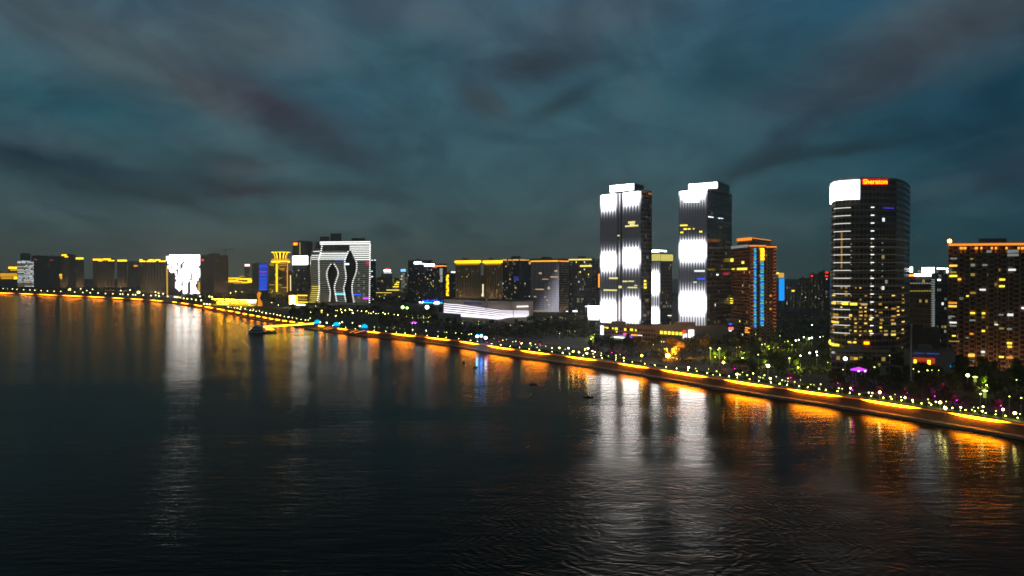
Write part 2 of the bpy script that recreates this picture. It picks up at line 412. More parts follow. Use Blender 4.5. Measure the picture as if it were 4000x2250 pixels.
# ---------------------------------------------------------------- buildings
class Face:
    def __init__(s, A, B, C0):
        s.A, s.B = V(A), V(B); s.L = (s.B - s.A).length; s.u = (s.B - s.A) / s.L
        s.n = V((s.u.y, -s.u.x))
        if s.n.dot(s.A - V(C0)) < 0: s.n = -s.n
    def hit(s, px, py):
        d = ray(px, py); e = s.B - s.A
        # A + t e = k d.xy
        det = d.x * (-e.y) - d.y * (-e.x)
        k = (s.A.x * (-e.y) - s.A.y * (-e.x)) / det
        u = (V((d.x * k, d.y * k)) - s.A).dot(s.u)
        return u, HC + d.z * k
    def pt(s, u, z, o=0.0):
        p = s.A + s.u * u + s.n * o; return V((p.x, p.y, z))
    def mbox(s, mb, u0, z0, u1, z1, m, t=.3, o=-.05):
        u = V((s.u.x, s.u.y, 0)); nn = V((s.n.x, s.n.y, 0))
        mb.box(s.pt(u0, z0, o), u * (u1 - u0), nn * (t - o), V((0, 0, z1 - z0)), m)
    def prect(s, a, b, c, d):           # rectangle of the photo on this wall -> metres
        u0, z1 = s.hit(a, b); u1, z0 = s.hit(c, d); return min(u0, u1), min(z0, z1), max(u0, u1), max(z0, z1)
class Bld:
    """corners = the wall corners seen, left to right, as (column, distance)"""
    def __init__(s, name, label, corners, top, wall, depth=30, cat='building', group=None, zb=ZL, roof=None, parapet=True, perp=None):
        s.c = [XY(a, Y) for a, Y in corners]
        if perp is not None:             # third corner at column perp, square to the first wall
            A, B = s.c; e = (B - A).normalized(); nn = V((-e.y, e.x)); nn = nn if nn.y > 0 else -nn
            r_ = ray(perp, HZ); r2 = V((r_.x, r_.y)); det = nn.x * (-r2.y) + nn.y * r2.x
            t = (-B.x * (-r2.y) + -B.y * r2.x) / det
            s.c.append(B + nn * t)
        s.zt = P(top[0], top[1], corners[top[2] if len(top) > 2 else 0][1]).z; s.zb = zb
        if len(s.c) == 3: poly = s.c + [s.c[0] + s.c[2] - s.c[1]]
        elif len(s.c) == 2:
            mid = (s.c[0] + s.c[1]) / 2; nn = mid.normalized(); poly = s.c + [s.c[1] + nn * depth, s.c[0] + nn * depth]
        else:
            mid = s.c[len(s.c) // 2]; nn = mid.normalized(); poly = s.c + [s.c[-1] + nn * depth, s.c[0] + nn * depth]
        s.poly = poly; cen = sum(poly, V((0, 0))) / len(poly); s.cen = cen
        s.root = thing(name, (cen.x, cen.y, zb), label, cat, group); s.wallm = wall
        mb = MB(); mb.prism(poly, zb - 2, s.zt, wall, roof or M_roof); s.walls = mb
        s.F = [Face(s.c[i], s.c[i + 1], cen) for i in range(len(s.c) - 1)]
        s.wall_obj = None; s.par = parapet
    def bays(s, fi, n, t=1.0, frac=.5, z0=None, z1=None):
        f = s.F[fi]; w_ = f.L / n
        for i in range(n):
            f.mbox(s.walls, w_ * (i + (1 - frac) / 2), z0 or s.zb, w_ * (i + (1 + frac) / 2), (z1 or s.zt) - 1.2, s.wallm, t)
    def done(s):
        s.wall_obj = s.walls.build('wall', s.root)
        if s.par:
            mb = MB(); cen = s.cen
            for i in range(len(s.poly)):
                a, b = s.poly[i], s.poly[(i + 1) % len(s.poly)]; f = Face(a, b, cen); f.mbox(mb, .3, s.zt + .002, f.L - .3, s.zt + 1.3, M_conc, -.05, -.5)
            mb.build('parapet', s.root)
            mb = MB(); k = .22
            a = s.cen + (s.poly[0] - s.cen) * .45; b = s.cen + (s.poly[1] - s.cen) * .35; c = s.cen + (s.poly[-1] - s.cen) * .4
            mb.box((a.x, a.y, s.zt + .002), V((*(b - a) * .6, 0)), V((*(c - a) * .6, 0)), (0, 0, 4.2), M_conc); mb.build('roof_plant_room', s.root)
        return s
    def add(s, name, fi, rect, m, t=.3, mt=False, parent=None):
        f = s.F[fi]; u0, z0, u1, z1 = rect if mt else f.prect(*rect)
        mb = MB(); f.mbox(mb, u0, z0, u1, z1, m, t); return mb.build(name, parent or s.root)
    def upper(s, name, corners, py0, py1, m, i=0):
        """a smaller storey on the roof between two photo rows"""
        c = [XY(a, Y) for a, Y in corners]; zt = P(corners[i][0], py1, corners[i][1]).z
        poly = c + [c[0] + c[2] - c[1]] if len(c) == 3 else c + [c[1] + c[1].normalized() * 12, c[0] + c[0].normalized() * 12]
        mb = MB(); mb.prism(poly, s.zt + .003, zt, m, M_roof); mb.build(name, s.root); return [Face(c[k], c[k + 1], sum(poly, V((0, 0))) / len(poly)) for k in range(len(c) - 1)], zt
    def windows(s, fi, n_, pal='mix', seed=0, lo=0.0, hi=1.0, run=1, name='window', u0=0.0, u1=1.0):
        f = s.F[fi]; rr = random.Random(seed * 97 + fi + 3); m = s.wallm; fh, bw = m['fh'], m['bw']
        nz = int((s.zt - s.zb) / fh); used = set(); off_ = sum((s.F[k].L for k in range(fi)), 0.0)
        nu = int(f.L / bw)
        if nu < 1 or nz < 2: return
        for _ in range(n_):
            iz = int(rr.uniform(lo, hi) * nz); iu = int(rr.uniform(u0, u1) * nu); k = rr.choice([1, 1, 1, 2, 3][:2 + run])
            if (iz, iu) in used: continue
            for a in range(k): used.add((iz, iu + a))
            k = min(k, nu - iu)
            if k < 1: continue
            z = math.ceil(s.zb / fh) * fh + iz * fh
            if z + fh * .92 > s.zt - .3: continue
            mb = MB(); f.mbox(mb, iu * bw + bw * .12, z + fh * .32, (iu + k) * bw - bw * .12, z + fh * .9, rr.choice(WINP[pal]), .12)
            mb.build(name, s.root)
    def pwin(s, fi, rects, m, name='window', t=.15):
        for r in rects: s.add(name, fi, r, m, t)
def wash(b, fi, col, power, d=9.0, zoff=1.5, tall=None):
    """unseen fill light added at the foot of a wall, shining up it"""
    f = b.F[fi]; ld = bpy.data.lights.new('facade_floodlight', 'AREA'); ld.shape = 'RECTANGLE'; ld.size = f.L * .8; ld.size_y = 1.2; ld.energy = power; ld.color = col  # area lamp added only to brighten the facade
    o = bpy.data.objects.new('facade_floodlight', ld); COL.objects.link(o); o.parent = b.root
    p = f.pt(f.L / 2, b.zb + zoff, d); q_ = f.pt(f.L / 2, b.zb + (tall or (b.zt - b.zb) * .5), 0); z_ = -(q_ - p).normalized(); x_ = V((f.u.x, f.u.y, 0)); y_ = z_.cross(x_)
    from mathutils import Matrix
    o.matrix_local = Matrix.Translation(p - V(b.root.location)) @ Matrix((x_, y_, z_)).transposed().to_4x4()
def sph(name, c, r, m, parent, sz=1.0, k=10):
    mb = MB(); mb.lathe(c, [(max(.001, r * math.sin(t)), -r * sz * math.cos(t)) for t in [math.pi * i / 6 for i in range(7)]], m, k); return mb.build(name, parent)
f_res = facade('residential wall', (.26, .20, .125), (.02, .02, .018), 3.2, 3.6)
f_resb = facade('brown residential wall', (.32, .18, .10), (.030, .022, .016), 3.1, 3.2)
f_dark = facade('dark glass wall', (.05, .055, .058), (.015, .02, .025), 4.0, 2.4, .1, .08, .18)
f_off = facade('office wall', (.22, .20, .18), (.02, .022, .025), 3.9, 2.6, .15)
f_brown = facade('brown office wall', (.50, .38, .24), (.03, .025, .02), 3.6, 2.8, .2, .1, .42)
f_blue = facade('blue glass wall', (.05, .055, .06), (.012, .03, .05), 4.0, 2.2, .08, .08, .15)
f_twin = facade('black glass curtain wall', (.045, .055, .06), (.012, .02, .025), 4.1, 2.1, .07, .07, .14)
f_round = facade('round tower glass wall', (.22, .155, .11), (.030, .022, .018), 4.0, 2.6, .10, .09, .30)
f_conc = facade('bare concrete frame', (.17, .13, .115), (.035, .028, .026), 3.4, 4.0, .7, .15, .3)
f_gal = plain('gallery stone cladding', (.55, .44, .35), .7, 0, .15, .05)
f_grey = plain('grey render', (.20, .20, .19), .8, 0, .2, .08)
# ---- far left
b = Bld('shopping_hall', 'low hall washed in yellow light at the left end of the far bank', [(-60, 3000), (68, 3000)], (0, 1064), f_off, 40)
b.add('lit_canopy', 0, (2, 1067, 67, 1081), E_goldd, 3); b.add('lit_frontage', 0, (4, 1083, 50, 1090), E_goldd, .5); b.add('lit_corner', 0, (54, 1081, 67, 1091), E_gold, .6); b.done()
b = Bld('stepped_hall', 'yellow lit stepped roof behind the low hall at the left edge', [(34, 3300), (72, 3300)], (40, 1041), f_off, 30)
b.add('lit_canopy', 0, (34, 1042, 70, 1050), E_gold, 2); b.add('lit_frontage', 0, (40, 1051, 70, 1058), E_goldd, 1); b.done()
b = Bld('grid_lit_tower', 'square office block covered in broken white light bars near the left edge', [(67, 3080), (133, 3060)], (67, 1017), f_dark, 40)
rr = random.Random(4)
for i in range(19):
    y = 1019.5 + i * 5.4; x = 68 + rr.uniform(-1, 2)
    mb = MB(); f = b.F[0]
    while x < 131:
        L = rr.uniform(12, 30); e = min(132, x + L)
        f.mbox(mb, *f.prect(x, y, e, y + 2.3), rr.choice([E_whitem, E_cool, E_cool, E_cool, E_dimc, E_dimy]), .4); mb.build('light_bar', b.root); mb = MB(); x = e + rr.choice([.8, 2, 5])
b.done()
for i, (x0, x1, y, Y, lb) in enumerate([(80, 120, 990, 3700, 'dark unlit tower rising behind the white striped block'), (124, 186, 999, 3600, 'broad dark tower right of the white striped block'), (186, 236, 1001, 3500, 'dark tower with a faint red roof light left of the first yellow crowned tower')]):
    b = Bld('dark_tower', lb, [(x0, Y), (x1, Y)], (x0, y), f_dark, 40)
    b.windows(0, 8, 'dim', 40 + i)
    if i: b.add('roof_light', 0, (x0 + 8, y + 12, x0 + 22, y + 18), emi('faint red light', (1, .15, .03), .25, 0), .5)
    b.done()
YC = 'yellow crowned apartment towers on the far left bank'
def crown_tower(segs, crowns, top, Y, label, seed, side=None):
    b = Bld('apartment_tower', label, segs, top, f_res, 35, group=YC, parapet=False)
    for fi in range(len(b.F)): b.bays(fi, max(2, int(b.F[fi].L / 14)), 1.6)
    for (a, y0, c, y1) in crowns: b.add('crown_light', 0, (a, y0, c, y1), E_gold, 2.2)
    wash(b, 0, (1, .72, .40), 26000, 30)
    for fi in range(len(b.F)): b.windows(fi, 12, 'dim', seed, .05, .95)
    b.done(); return b
b = crown_tower([(236, 3300), (266, 3260), (290, 3340)], [(242, 994, 262, 999), (254, 1001, 266, 1005)], (236, 992), 3300, 'leftmost yellow crowned apartment tower, with a glowing yellow corner base', 1)
b.pwin(0, [(233.5, 1070, 245, 1079), (234.5, 1081, 245, 1086), (236, 1088, 245, 1091)], E_gold, 'lit_bay', .6)
crown_tower([(297, 3250), (328, 3250)], [(297, 1006, 326, 1013)], (297, 1004), 3250, 'narrow apartment tower with one short yellow crown bar', 2)
b = Bld('apartment_tower', 'unlit apartment tower between the first two yellow crowned towers', [(268, 3450), (300, 3450)], (268, 998), f_res, 30, group=YC); b.windows(0, 6, 'dim', 8); b.done()
crown_tower([(363, 3150), (448, 3120)], [(364, 1011, 398, 1017), (384, 1017, 402, 1020), (402, 1010, 434, 1016), (424, 1016, 447, 1020)], (363, 1009), 3150, 'wide apartment block with a wavy yellow crown of two arcs', 3)
crown_tower([(458, 3080), (498, 3060)], [(460, 1015, 496, 1021)], (458, 1013), 3080, 'apartment block with a flat yellow crown bar right of the wavy one', 4)
b = Bld('dark_tower', 'dim tower with one slanted orange roof light between yellow crowned blocks', [(500, 3400), (545, 3400)], (500, 1022), f_res, 30)
b.add('roof_light', 0, (523, 1036, 538, 1041), E_orgl, 1.2); b.windows(0, 14, 'dim', 12); b.done()
crown_tower([(546, 2760), (648, 2720)], [(547, 1013, 557, 1023), (556, 1018, 568, 1023), (574, 1018, 592, 1023), (582, 1013, 600, 1018), (596, 1018, 610, 1023), (606, 1013, 628, 1018), (622, 1018, 647, 1023)], (546, 1011), 2760, 'widest apartment block with a zigzag yellow crown beside the big white screen', 5)
# ---- led screen block
b = Bld('screen_tower', 'hotel block whose whole front is a glaring white picture screen', [(651, 2400), (782, 2380)], (651, 996), f_conc, 45)
b.add('corner_light_tube', 0, (651, 1040, 656, 1156), E_goldd, 1.5)
BM = """..####################
######################
######################
######################
.##########.####.#####
.####.#.##..#####..###
..##.##.#..###########
.##.###.#..##########.
.##.##.##..##########.
..#.#.#.#.############
..##.#..#######.######
...#.##.#######.######
......#.########.#####
......#.########.#####
.......#########.#####
......##########.####.
.......########..####.
.......###.####.####..
......####.###..####.y
......###..###..###..y
......####.###..###..y
......######.#..###..y
.......##.####..####.y
........#..###..####.y
...........###..#####y
...........###.#######""".split('\n')
mb = MB(); f = b.F[0]; Ew = emi('screen white', (1, .97, .98), 6.0); Eg = emi('screen dark', (.10, .10, .11), .6, 0)
for r, row in enumerate(BM):
    for c, ch in enumerate(row):
        x = 650 + c * 5.95; y = 995 + r * 5.9
        if ch == '.' and (c < 6 or (r > 16 and c < 11)): continue
        f.mbox(mb, *f.prect(x, y, x + 5.95, y + 5.9), {'#': Ew, '.': Eg, 'y': E_goldd}[ch], .8)
mb.build('picture_screen', b.root); b.done()
b = Bld('unfinished_tower', 'unlit concrete tower under construction right of the white screen', [(785, 2450), (835, 2400), (892, 2440)], (835, 997, 1), f_conc, 40)
b.upper('core', [(815, 2420), (860, 2420)], 0, 990, f_conc); b.windows(1, 4, 'dim', 3); wash(b, 1, (1, .62, .45), 9000, 30); b.add('warning_light', 0, (788, 1013, 795, 1019), E_red, 1.0); b.done()
c = P(880, 1100, 2430); t = thing('tower_crane', (c.x, c.y, b.zt), 'small dark tower crane on top of the unfinished tower', 'crane')
mb = MB(); mb.box((c.x, c.y, b.zt), (1.6, 0, 0), (0, 1.6, 0), (0, 0, 22), M_dark); mb.build('mast', t)
mb = MB(); mb.box((c.x - 14, c.y + .2, b.zt + 19), (46, 0, 5), (0, 1.2, 0), (0, 0, 1.3), M_dark); mb.build('jib', t)
b = Bld('wave_roof_hall', 'distant low hall outlined in wavy yellow lights beside the unfinished tower', [(889, 3000), (986, 3000)], (889, 1086), f_off, 40)
b.pwin(0, [(891, 1085, 940, 1088), (940, 1087, 982, 1090), (891, 1093, 930, 1096), (925, 1091, 970, 1093), (890, 1099, 945, 1102), (945, 1101, 983, 1104), (968, 1092, 984, 1100)], E_gold, 'light_line', 1.5)
b.pwin(0, [(935, 1078, 955, 1081), (913, 1106, 970, 1108)], E_goldd, 'light_line', 1.5); b.windows(0, 20, 'mix', 9); b.done()
b = Bld('slim_tower', 'slim distant tower with a pinkish white oval lamp on its top', [(955, 3400), (975, 3400)], (955, 1040), f_res, 20)
b.add('top_sign', 0, (957, 1032, 975, 1040), emi('pink white light', (1, .62, .5), 4, 0), 2); b.windows(0, 12, 'dim', 7); b.done()
b = Bld('blue_lined_tower', 'tower with bright blue light stripes on its right half', [(985, 2150), (1011, 2120), (1046, 2135)], (1011, 1029, 1), f_dark, 35)
for i in range(21):
    y = 1031 + i * 5.0; b.add('light_stripe', 1, (1012, y, 1044.5, y + 2.0), [E_blue, E_blue, emi('deep blue led', (.02, .20, 1), 1.6)][i % 3] if i not in (5, 6) else (E_blue if i == 5 else E_mag and emi('magenta led', (.8, .05, .9), 1.6)), .6)
b.done()
# ---- crowned yellow tower
b = Bld('vase_crown_tower', 'yellow outlined tower topped by a flared vase shaped crown', [(1050, 2080), (1124, 2060)], (1050, 1026), f_res, 35)
f = b.F[0]; cx_ = f.L / 2
k = f.L / 74.0
mb = MB(); c = f.pt(f.L / 2, b.zt, -12)
prof = [(30, 0), (31, 2.2), (32, 2.6), (32, 5), (25, 5.4), (27, 8), (31, 9), (31, 11), (20, 12), (19.5, 17), (21, 22), (25, 28), (31, 32)]
prof = [(r * .9, z * 1.0) for r, z in prof]
mb.lathe(c, prof[:4], E_gold, 24, 1, .5); mb.build('lower_ring', b.root)
mb = MB(); mb.lathe(c, prof[4:8], E_goldd, 24, 1, .5); mb.build('upper_ring', b.root)
mb = MB(); mb.lathe(c, prof[8:], f_res, 24, 1, .5); mb.build('crown', b.root)
mb = MB()
for i in range(24):
    if i % 2: continue
    a0 = 2 * math.pi * i / 24; a1 = a0 + .17
    for (r0, z0), (r1, z1) in zip(prof[8:], prof[9:]):
        mb.face([(c.x + (r0 + .4) * math.cos(a0), c.y + (r0 + .4) * .5 * math.sin(a0), c.z + z0), (c.x + (r0 + .4) * math.cos(a1), c.y + (r0 + .4) * .5 * math.sin(a1), c.z + z0), (c.x + (r1 + .4) * math.cos(a1), c.y + (r1 + .4) * .5 * math.sin(a1), c.z + z1), (c.x + (r1 + .4) * math.cos(a0), c.y + (r1 + .4) * .5 * math.sin(a0), c.z + z1)], E_gold)
mb.lathe(c, [(prof[-1][0] + .5, prof[-1][1] - 1.6), (prof[-1][0] + .8, prof[-1][1])], E_gold, 24, 1, .5); mb.build('crown_lights', b.root)
for x0 in (1078, 1121):
    mb = MB()
    for i in range(27): f.mbox(mb, *f.prect(x0, 1030 + i * 4.1, x0 + (7 if x0 < 1100 else 4), 1032.4 + i * 4.1), E_gold if x0 < 1100 else E_orgl, .8)
    mb.build('light_string', b.root)
b.pwin(0, [(1052, 1030, 1072, 1032.5), (1090, 1029, 1120, 1032), (1090, 1037, 1118, 1039), (1088, 1047, 1114, 1049.5), (1094, 1053, 1113, 1055), (1055, 1036, 1070, 1038), (1086, 1085, 1103, 1087), (1051, 1111, 1073, 1113), (1086, 1112, 1101, 1114), (1100, 1122, 1120, 1124)], E_goldd, 'light_line', .5)
wash(b, 0, (1, .72, .12), 9000, 16); b.windows(0, 50, 'warm', 21); b.done()
# ---- white screen tower
b = Bld('square_screen_tower', 'dark tower with a big square white screen and a small red sign at the top', [(1143, 2000), (1204, 1980), (1222, 2010)], (1143, 945), f_dark, 35)
f = b.F[0]; b.add('picture_screen', 0, (1143, 1000, 1203, 1034), E_white, 1.2)
b.add('red_sign', 0, (1146, 948, 1163, 958), emi('red orange sign', (1, .12, .01), 3), 1.5); b.add('sign_core', 0, (1150, 950, 1160, 956), E_redy, 2.2)
b.add('corner_light_tube', 0, (1170, 946, 1174, 998), emi('dim olive light', (.7, .6, .2), .5, 0), .8); b.windows(0, 26, 'dim', 5, .1, .6); b.done()
b = Bld('light_edged_block', 'slim block with a tall pale yellow light tube behind the square screen tower', [(1125, 2100), (1143, 2100)], (1125, 1060), f_res, 20)
b.add('corner_light_tube', 0, (1133, 1075, 1137, 1136), emi('pale yellow tube', (1, .9, .4), 1.2, 0), 1); b.done()
# ---- wavy slatted block with white light lines and two dark leaf shaped voids
b = Bld('leaf_void_block', 'big hotel block wrapped in white light lines with two dark leaf shaped voids', [(1228, 1560), (1250, 1517), (1447, 1500)], (1250, 942, 1), f_off, 45, parapet=False)
f = b.F[1]
def interp(tab, y):
    for (y0, a), (y1, c) in zip(tab, tab[1:]):
        if y0 <= y <= y1: return a + (c - a) * (y - y0) / (y1 - y0)
    return tab[0][1] if y < tab[0][0] else tab[-1][1]
OV1 = ([(1031, 1296), (1045, 1287), (1060, 1281), (1075, 1280), (1095, 1284), (1115, 1289), (1130, 1293), (1145, 1294), (1180, 1291)], [(1031, 1303), (1045, 1312), (1060, 1318), (1075, 1317), (1095, 1310), (1110, 1305), (1125, 1303), (1145, 1307), (1180, 1313)])
OV2 = ([(978, 1366), (995, 1358), (1015, 1351), (1040, 1350), (1060, 1354), (1085, 1356), (1105, 1352), (1125, 1346), (1150, 1350), (1182, 1356)], [(978, 1370), (992, 1377), (1010, 1385), (1030, 1391), (1055, 1390), (1075, 1384), (1095, 1376), (1115, 1372), (1140, 1373), (1182, 1380)])
E_l1 = emi('bright line light', (.98, 1, .97), 1.7); E_l2 = emi('faint line light', (.75, .78, .62), .24, 0); E_l3 = emi('yellow line light', (1, .8, .15), 1.2)
M_void = plain('void glass', (.012, .010, .009), .25, 0, .2)
for nm, (L_, R_) in (('leaf_void', OV1), ('leaf_void', OV2)):
    mb = MB(); ys = sorted({y for y, _ in L_} | {y for y, _ in R_})
    for y0, y1 in zip(ys, ys[1:]):
        q0, q1, q2, q3 = f.hit(interp(L_, y0), y0), f.hit(interp(R_, y0), y0), f.hit(interp(R_, y1), y1), f.hit(interp(L_, y1), y1)
        mb.face([f.pt(*q3, 1.0), f.pt(*q2, 1.0), f.pt(*q1, 1.0), f.pt(*q0, 1.0)], M_void)
        mb.face([f.pt(*q0, 1.0), f.pt(*q0, 0), f.pt(*q3, 0), f.pt(*q3, 1.0)], M_void); mb.face([f.pt(*q2, 1.0), f.pt(*q2, 0), f.pt(*q1, 0), f.pt(*q1, 1.0)], M_void)
    mb.build(nm, b.root)
for i in range(32):
    y = 944 + i * 7.5; mat = E_l1 if (i in (0, 1) or (6 <= i <= 9)) else E_l2
    def seg(x0, x1, mt_, th=2.0):
        yy = y + (x0 + x1) / 2 * .02 - 27
        mb = MB(); f.mbox(mb, *f.prect(x0, yy, x1, yy + th), mt_, .9); mb.build('light_line', b.root)
    l0 = 1250 if i < 3 else 1250
    in1 = 1031 < y < 1182; in2 = 978 < y < 1184
    if i in (0, 1): seg(l0, 1447, E_l1, 2.6); continue
    if i in (2, 3, 4): seg(1366, 1447, E_l1, 2.6); continue
    xr0 = interp(OV2[1], y) + 1 if in2 else 1366; xm1 = interp(OV2[0], y) - 1 if in2 else 1364
    seg(xr0, 1446, E_l1 if i < 10 else E_l2, 2.6 if i < 10 else 1.6)
    if i >= 5:
        if in1: seg(l0, interp(OV1[0], y) - 1, mat, 1.8); seg(interp(OV1[1], y) + 1, xm1, mat, 1.8)
        else: seg(l0, xm1, mat, 2.4 if mat is E_l1 else 1.6)
for tab, y0, y1, dxx in ((OV1[0], 1031, 1178, -6), (OV1[1], 1031, 1178, 1), (OV2[0], 982, 1178, -6), (OV2[1], 1020, 1178, 1), ([(945, 1258), (980, 1252), (1010, 1243), (1070, 1244), (1130, 1245), (1178, 1237)], 955, 1178, 0), ([(955, 1444), (1178, 1441)], 955, 1186, 0)):
    mb = MB(); y = y0
    while y < y1:
        x = interp(tab, y) + dxx; f.mbox(mb, *f.prect(x, y, x + 5, y + 2.8), E_l1, 1.3); y += 7.5
    mb.build('light_string', b.root)
# flared left wing
fl = b.F[0]; mb = MB()
wing = [(1240, 945), (1222, 985), (1216, 1000), (1214, 1060), (1218, 1100), (1215, 1140), (1208, 1172), (1200, 1195)]
pts = [P(x, y, 1520) for x, y in wing]; bk = [p + V((-.35, 1, 0)) * 30 for p in pts]; rt = [P(1251, y, 1519) for x, y in wing]
for i in range(len(pts) - 1):
    mb.face([pts[i + 1], rt[i + 1], rt[i], pts[i]], f_off, [(0, pts[i + 1].z), (20, pts[i + 1].z), (20, pts[i].z), (0, pts[i].z)])
    mb.face([bk[i + 1], pts[i + 1], pts[i], bk[i]], f_off, [(0, pts[i + 1].z), (20, pts[i + 1].z), (20, pts[i].z), (0, pts[i].z)])
mb.face([pts[0], rt[0], bk[0]], M_roof); mb.build('flared_wing', b.root)
for i in range(29):
    y = 968 + i * 7.6; x0 = interp([(c_, a_) for a_, c_ in wing], y) + 1
    mb = MB(); a = P(x0, y, 1518.5); a2 = P(1250, y - .5, 1518.0)
    if i in (0, 1, 3): continue
    mb.box(a, a2 - a, (0, -1, 0), (0, 0, 1.1), E_l1 if i in (2, 4, 5, 6) else (E_l2 if i < 20 else E_l3)); mb.build('wing_light_line', b.root)
b.pwin(1, [(1308, 1012, 1349, 1017)], emi('blue window glow', (.02, .15, .9), .9, 0), 'lit_window')
b.pwin(1, [(1308, 1144, 1350, 1152)], emi('pale cyan glow', (.25, .85, .9), 1.4), 'lit_frontage', .8)
b.pwin(1, [(1378, 1149, 1410, 1153)], E_blue, 'lit_frontage', .8); b.pwin(1, [(1418, 1161, 1442, 1169)], E_purp, 'lit_frontage', .8)
b.pwin(1, [(1347, 1028, 1365, 1035)], E_whitem, 'lit_window', 1.6); b.pwin(1, [(1430, 1023, 1443, 1033)], emi('crimson sign', (.8, .02, .1), .8, 0), 'small_sign', 1.2)
wash(b, 1, (.85, .9, .7), 5000, 16)
for i in range(9): b.add('lit_window', 1, (1399 + (i % 2) * 20, 1062 + i * 12, 1404 + (i % 2) * 20, 1070 + i * 12), E_dimc, .5)
b.upper('roof_drum', [(1291, 1540), (1334, 1535)], 0, 912, f_off); b.upper('roof_plant', [(1250, 1545), (1288, 1545)], 0, 924, f_off); b.upper('roof_deck', [(1374, 1530), (1426, 1528)], 0, 930, f_off)
b.done()
b = Bld('dark_slab', 'narrow dark slab just behind the right edge of the leaf void block', [(1447, 1620), (1468, 1620)], (1447, 1014), f_dark, 25, parapet=False)
b.pwin(0, [(1450, 1015, 1458, 1018), (1462, 1014, 1468, 1018), (1449, 1058, 1456, 1061), (1450, 1078, 1457, 1082)], E_whitem, 'lit_window'); b.windows(0, 10, 'dim', 2); b.done()
# ---- low lit things on the waterfront left of centre
b = Bld('ferry_terminal', 'low waterfront pavilion glowing yellow under a long flat roof', [(845, 1560), (1000, 1480)], (845, 1172), f_gal, 25, parapet=False)
b.add('roof_edge_light', 0, (838, 1168, 1002, 1174), emi('terminal roof light', (1, .60, .02), 70), 6); b.add('roof_end_light', 0, (970, 1173, 1000, 1182), emi('pale glare', (1, .95, .5), 4), 3)
E_gold2 = emi('terminal window light', (1, .58, .02), 8)
for i in range(16): b.add('window', 0, (850 + i * 9.3, 1178 + (i % 3), 856.5 + i * 9.3, 1185), [E_gold2, E_goldd, E_gold2, E_gold][i % 4], .4)
b.add('lit_entrance', 0, (857, 1188, 892, 1195), emi('entrance light', (1, .78, .2), 2.2), 5); b.add('lit_doorway', 0, (972, 1184, 980, 1196), E_yel, 1); b.add('ground_floor_light', 0, (895, 1187, 968, 1190), E_goldd, .6); b.done()
c = G(1013, 1178, 5) ; c = P(1013, 1178, 1440); t = thing('twisted_sculpture', (c.x, c.y, ZL), 'tall twisted sculpture lit orange beside the yellow terminal pavilion', 'sculpture')
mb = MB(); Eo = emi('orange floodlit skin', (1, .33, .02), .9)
for i in range(10):
    z0, z1 = ZL + i * 3.0, ZL + i * 3.0 + 3.0; r0, r1 = 4.2 + 1.6 * math.sin(i * .9), 4.2 + 1.6 * math.sin((i + 1) * .9)
    o0, o1 = math.sin(i * .7) * 1.5, math.sin((i + 1) * .7) * 1.5
    mb.cyl((c.x + o0, c.y, z0), (c.x + o1, c.y, z1), r0 * (1 - i * .03), r1 * (1 - (i + 1) * .03), Eo, 6, False)
mb.build('body', t); mb = MB(); mb.box((c.x - 6, c.y - 6, ZL - .3), (12, 0, 0), (0, 12, 0), (0, 0, 1.3), M_conc); mb.build('plinth', t)
b = Bld('billboard_hall', 'low hall framed in yellow lights behind the glaring screen', [(1160, 1500), (1202, 1480)], (1160, 1150), f_off, 30, parapet=False)
b.pwin(0, [(1160, 1152, 1201, 1156), (1158, 1178, 1202, 1182), (1157, 1156, 1162, 1200)], E_gold, 'light_line', 1)
b.pwin(0, [(1163, 1168, 1200, 1171)], E_goldd, 'light_line', .8); b.pwin(0, [(1162, 1187, 1192, 1201)], emi('pink white screen', (1, .85, .95), 3.5), 'picture_screen', 2); b.pwin(0, [(1148, 1201, 1190, 1205)], E_gold, 'base_light', 3); b.done()
c = P(1142, 1190, 1430); t = thing('glaring_billboard', (c.x, c.y, ZL), 'upright screen glaring white yellow beside the yellow framed hall', 'billboard')
q0 = P(1131, 1188, 1430); q1 = P(1153, 1155, 1430)
mb = MB(); mb.box(q0, (q1.x - q0.x, 0, 0), (0, .8, 0), (0, 0, q1.z - q0.z), emi('billboard glare', (1, .93, .45), 14)); mb.build('screen', t)
mb = MB(); mb.box(q0 + V((-1.5, .85, -1)), (q1.x - q0.x + 3, 0, 0), (0, 1, 0), (0, 0, q1.z - q0.z + 2), E_gold); mb.build('frame', t)
mb = MB(); mb.box((c.x - 3, c.y + .9, ZL - .2), (6, 0, 0), (0, 1.5, 0), (0, 0, q0.z - ZL), M_dark); mb.build('base', t)
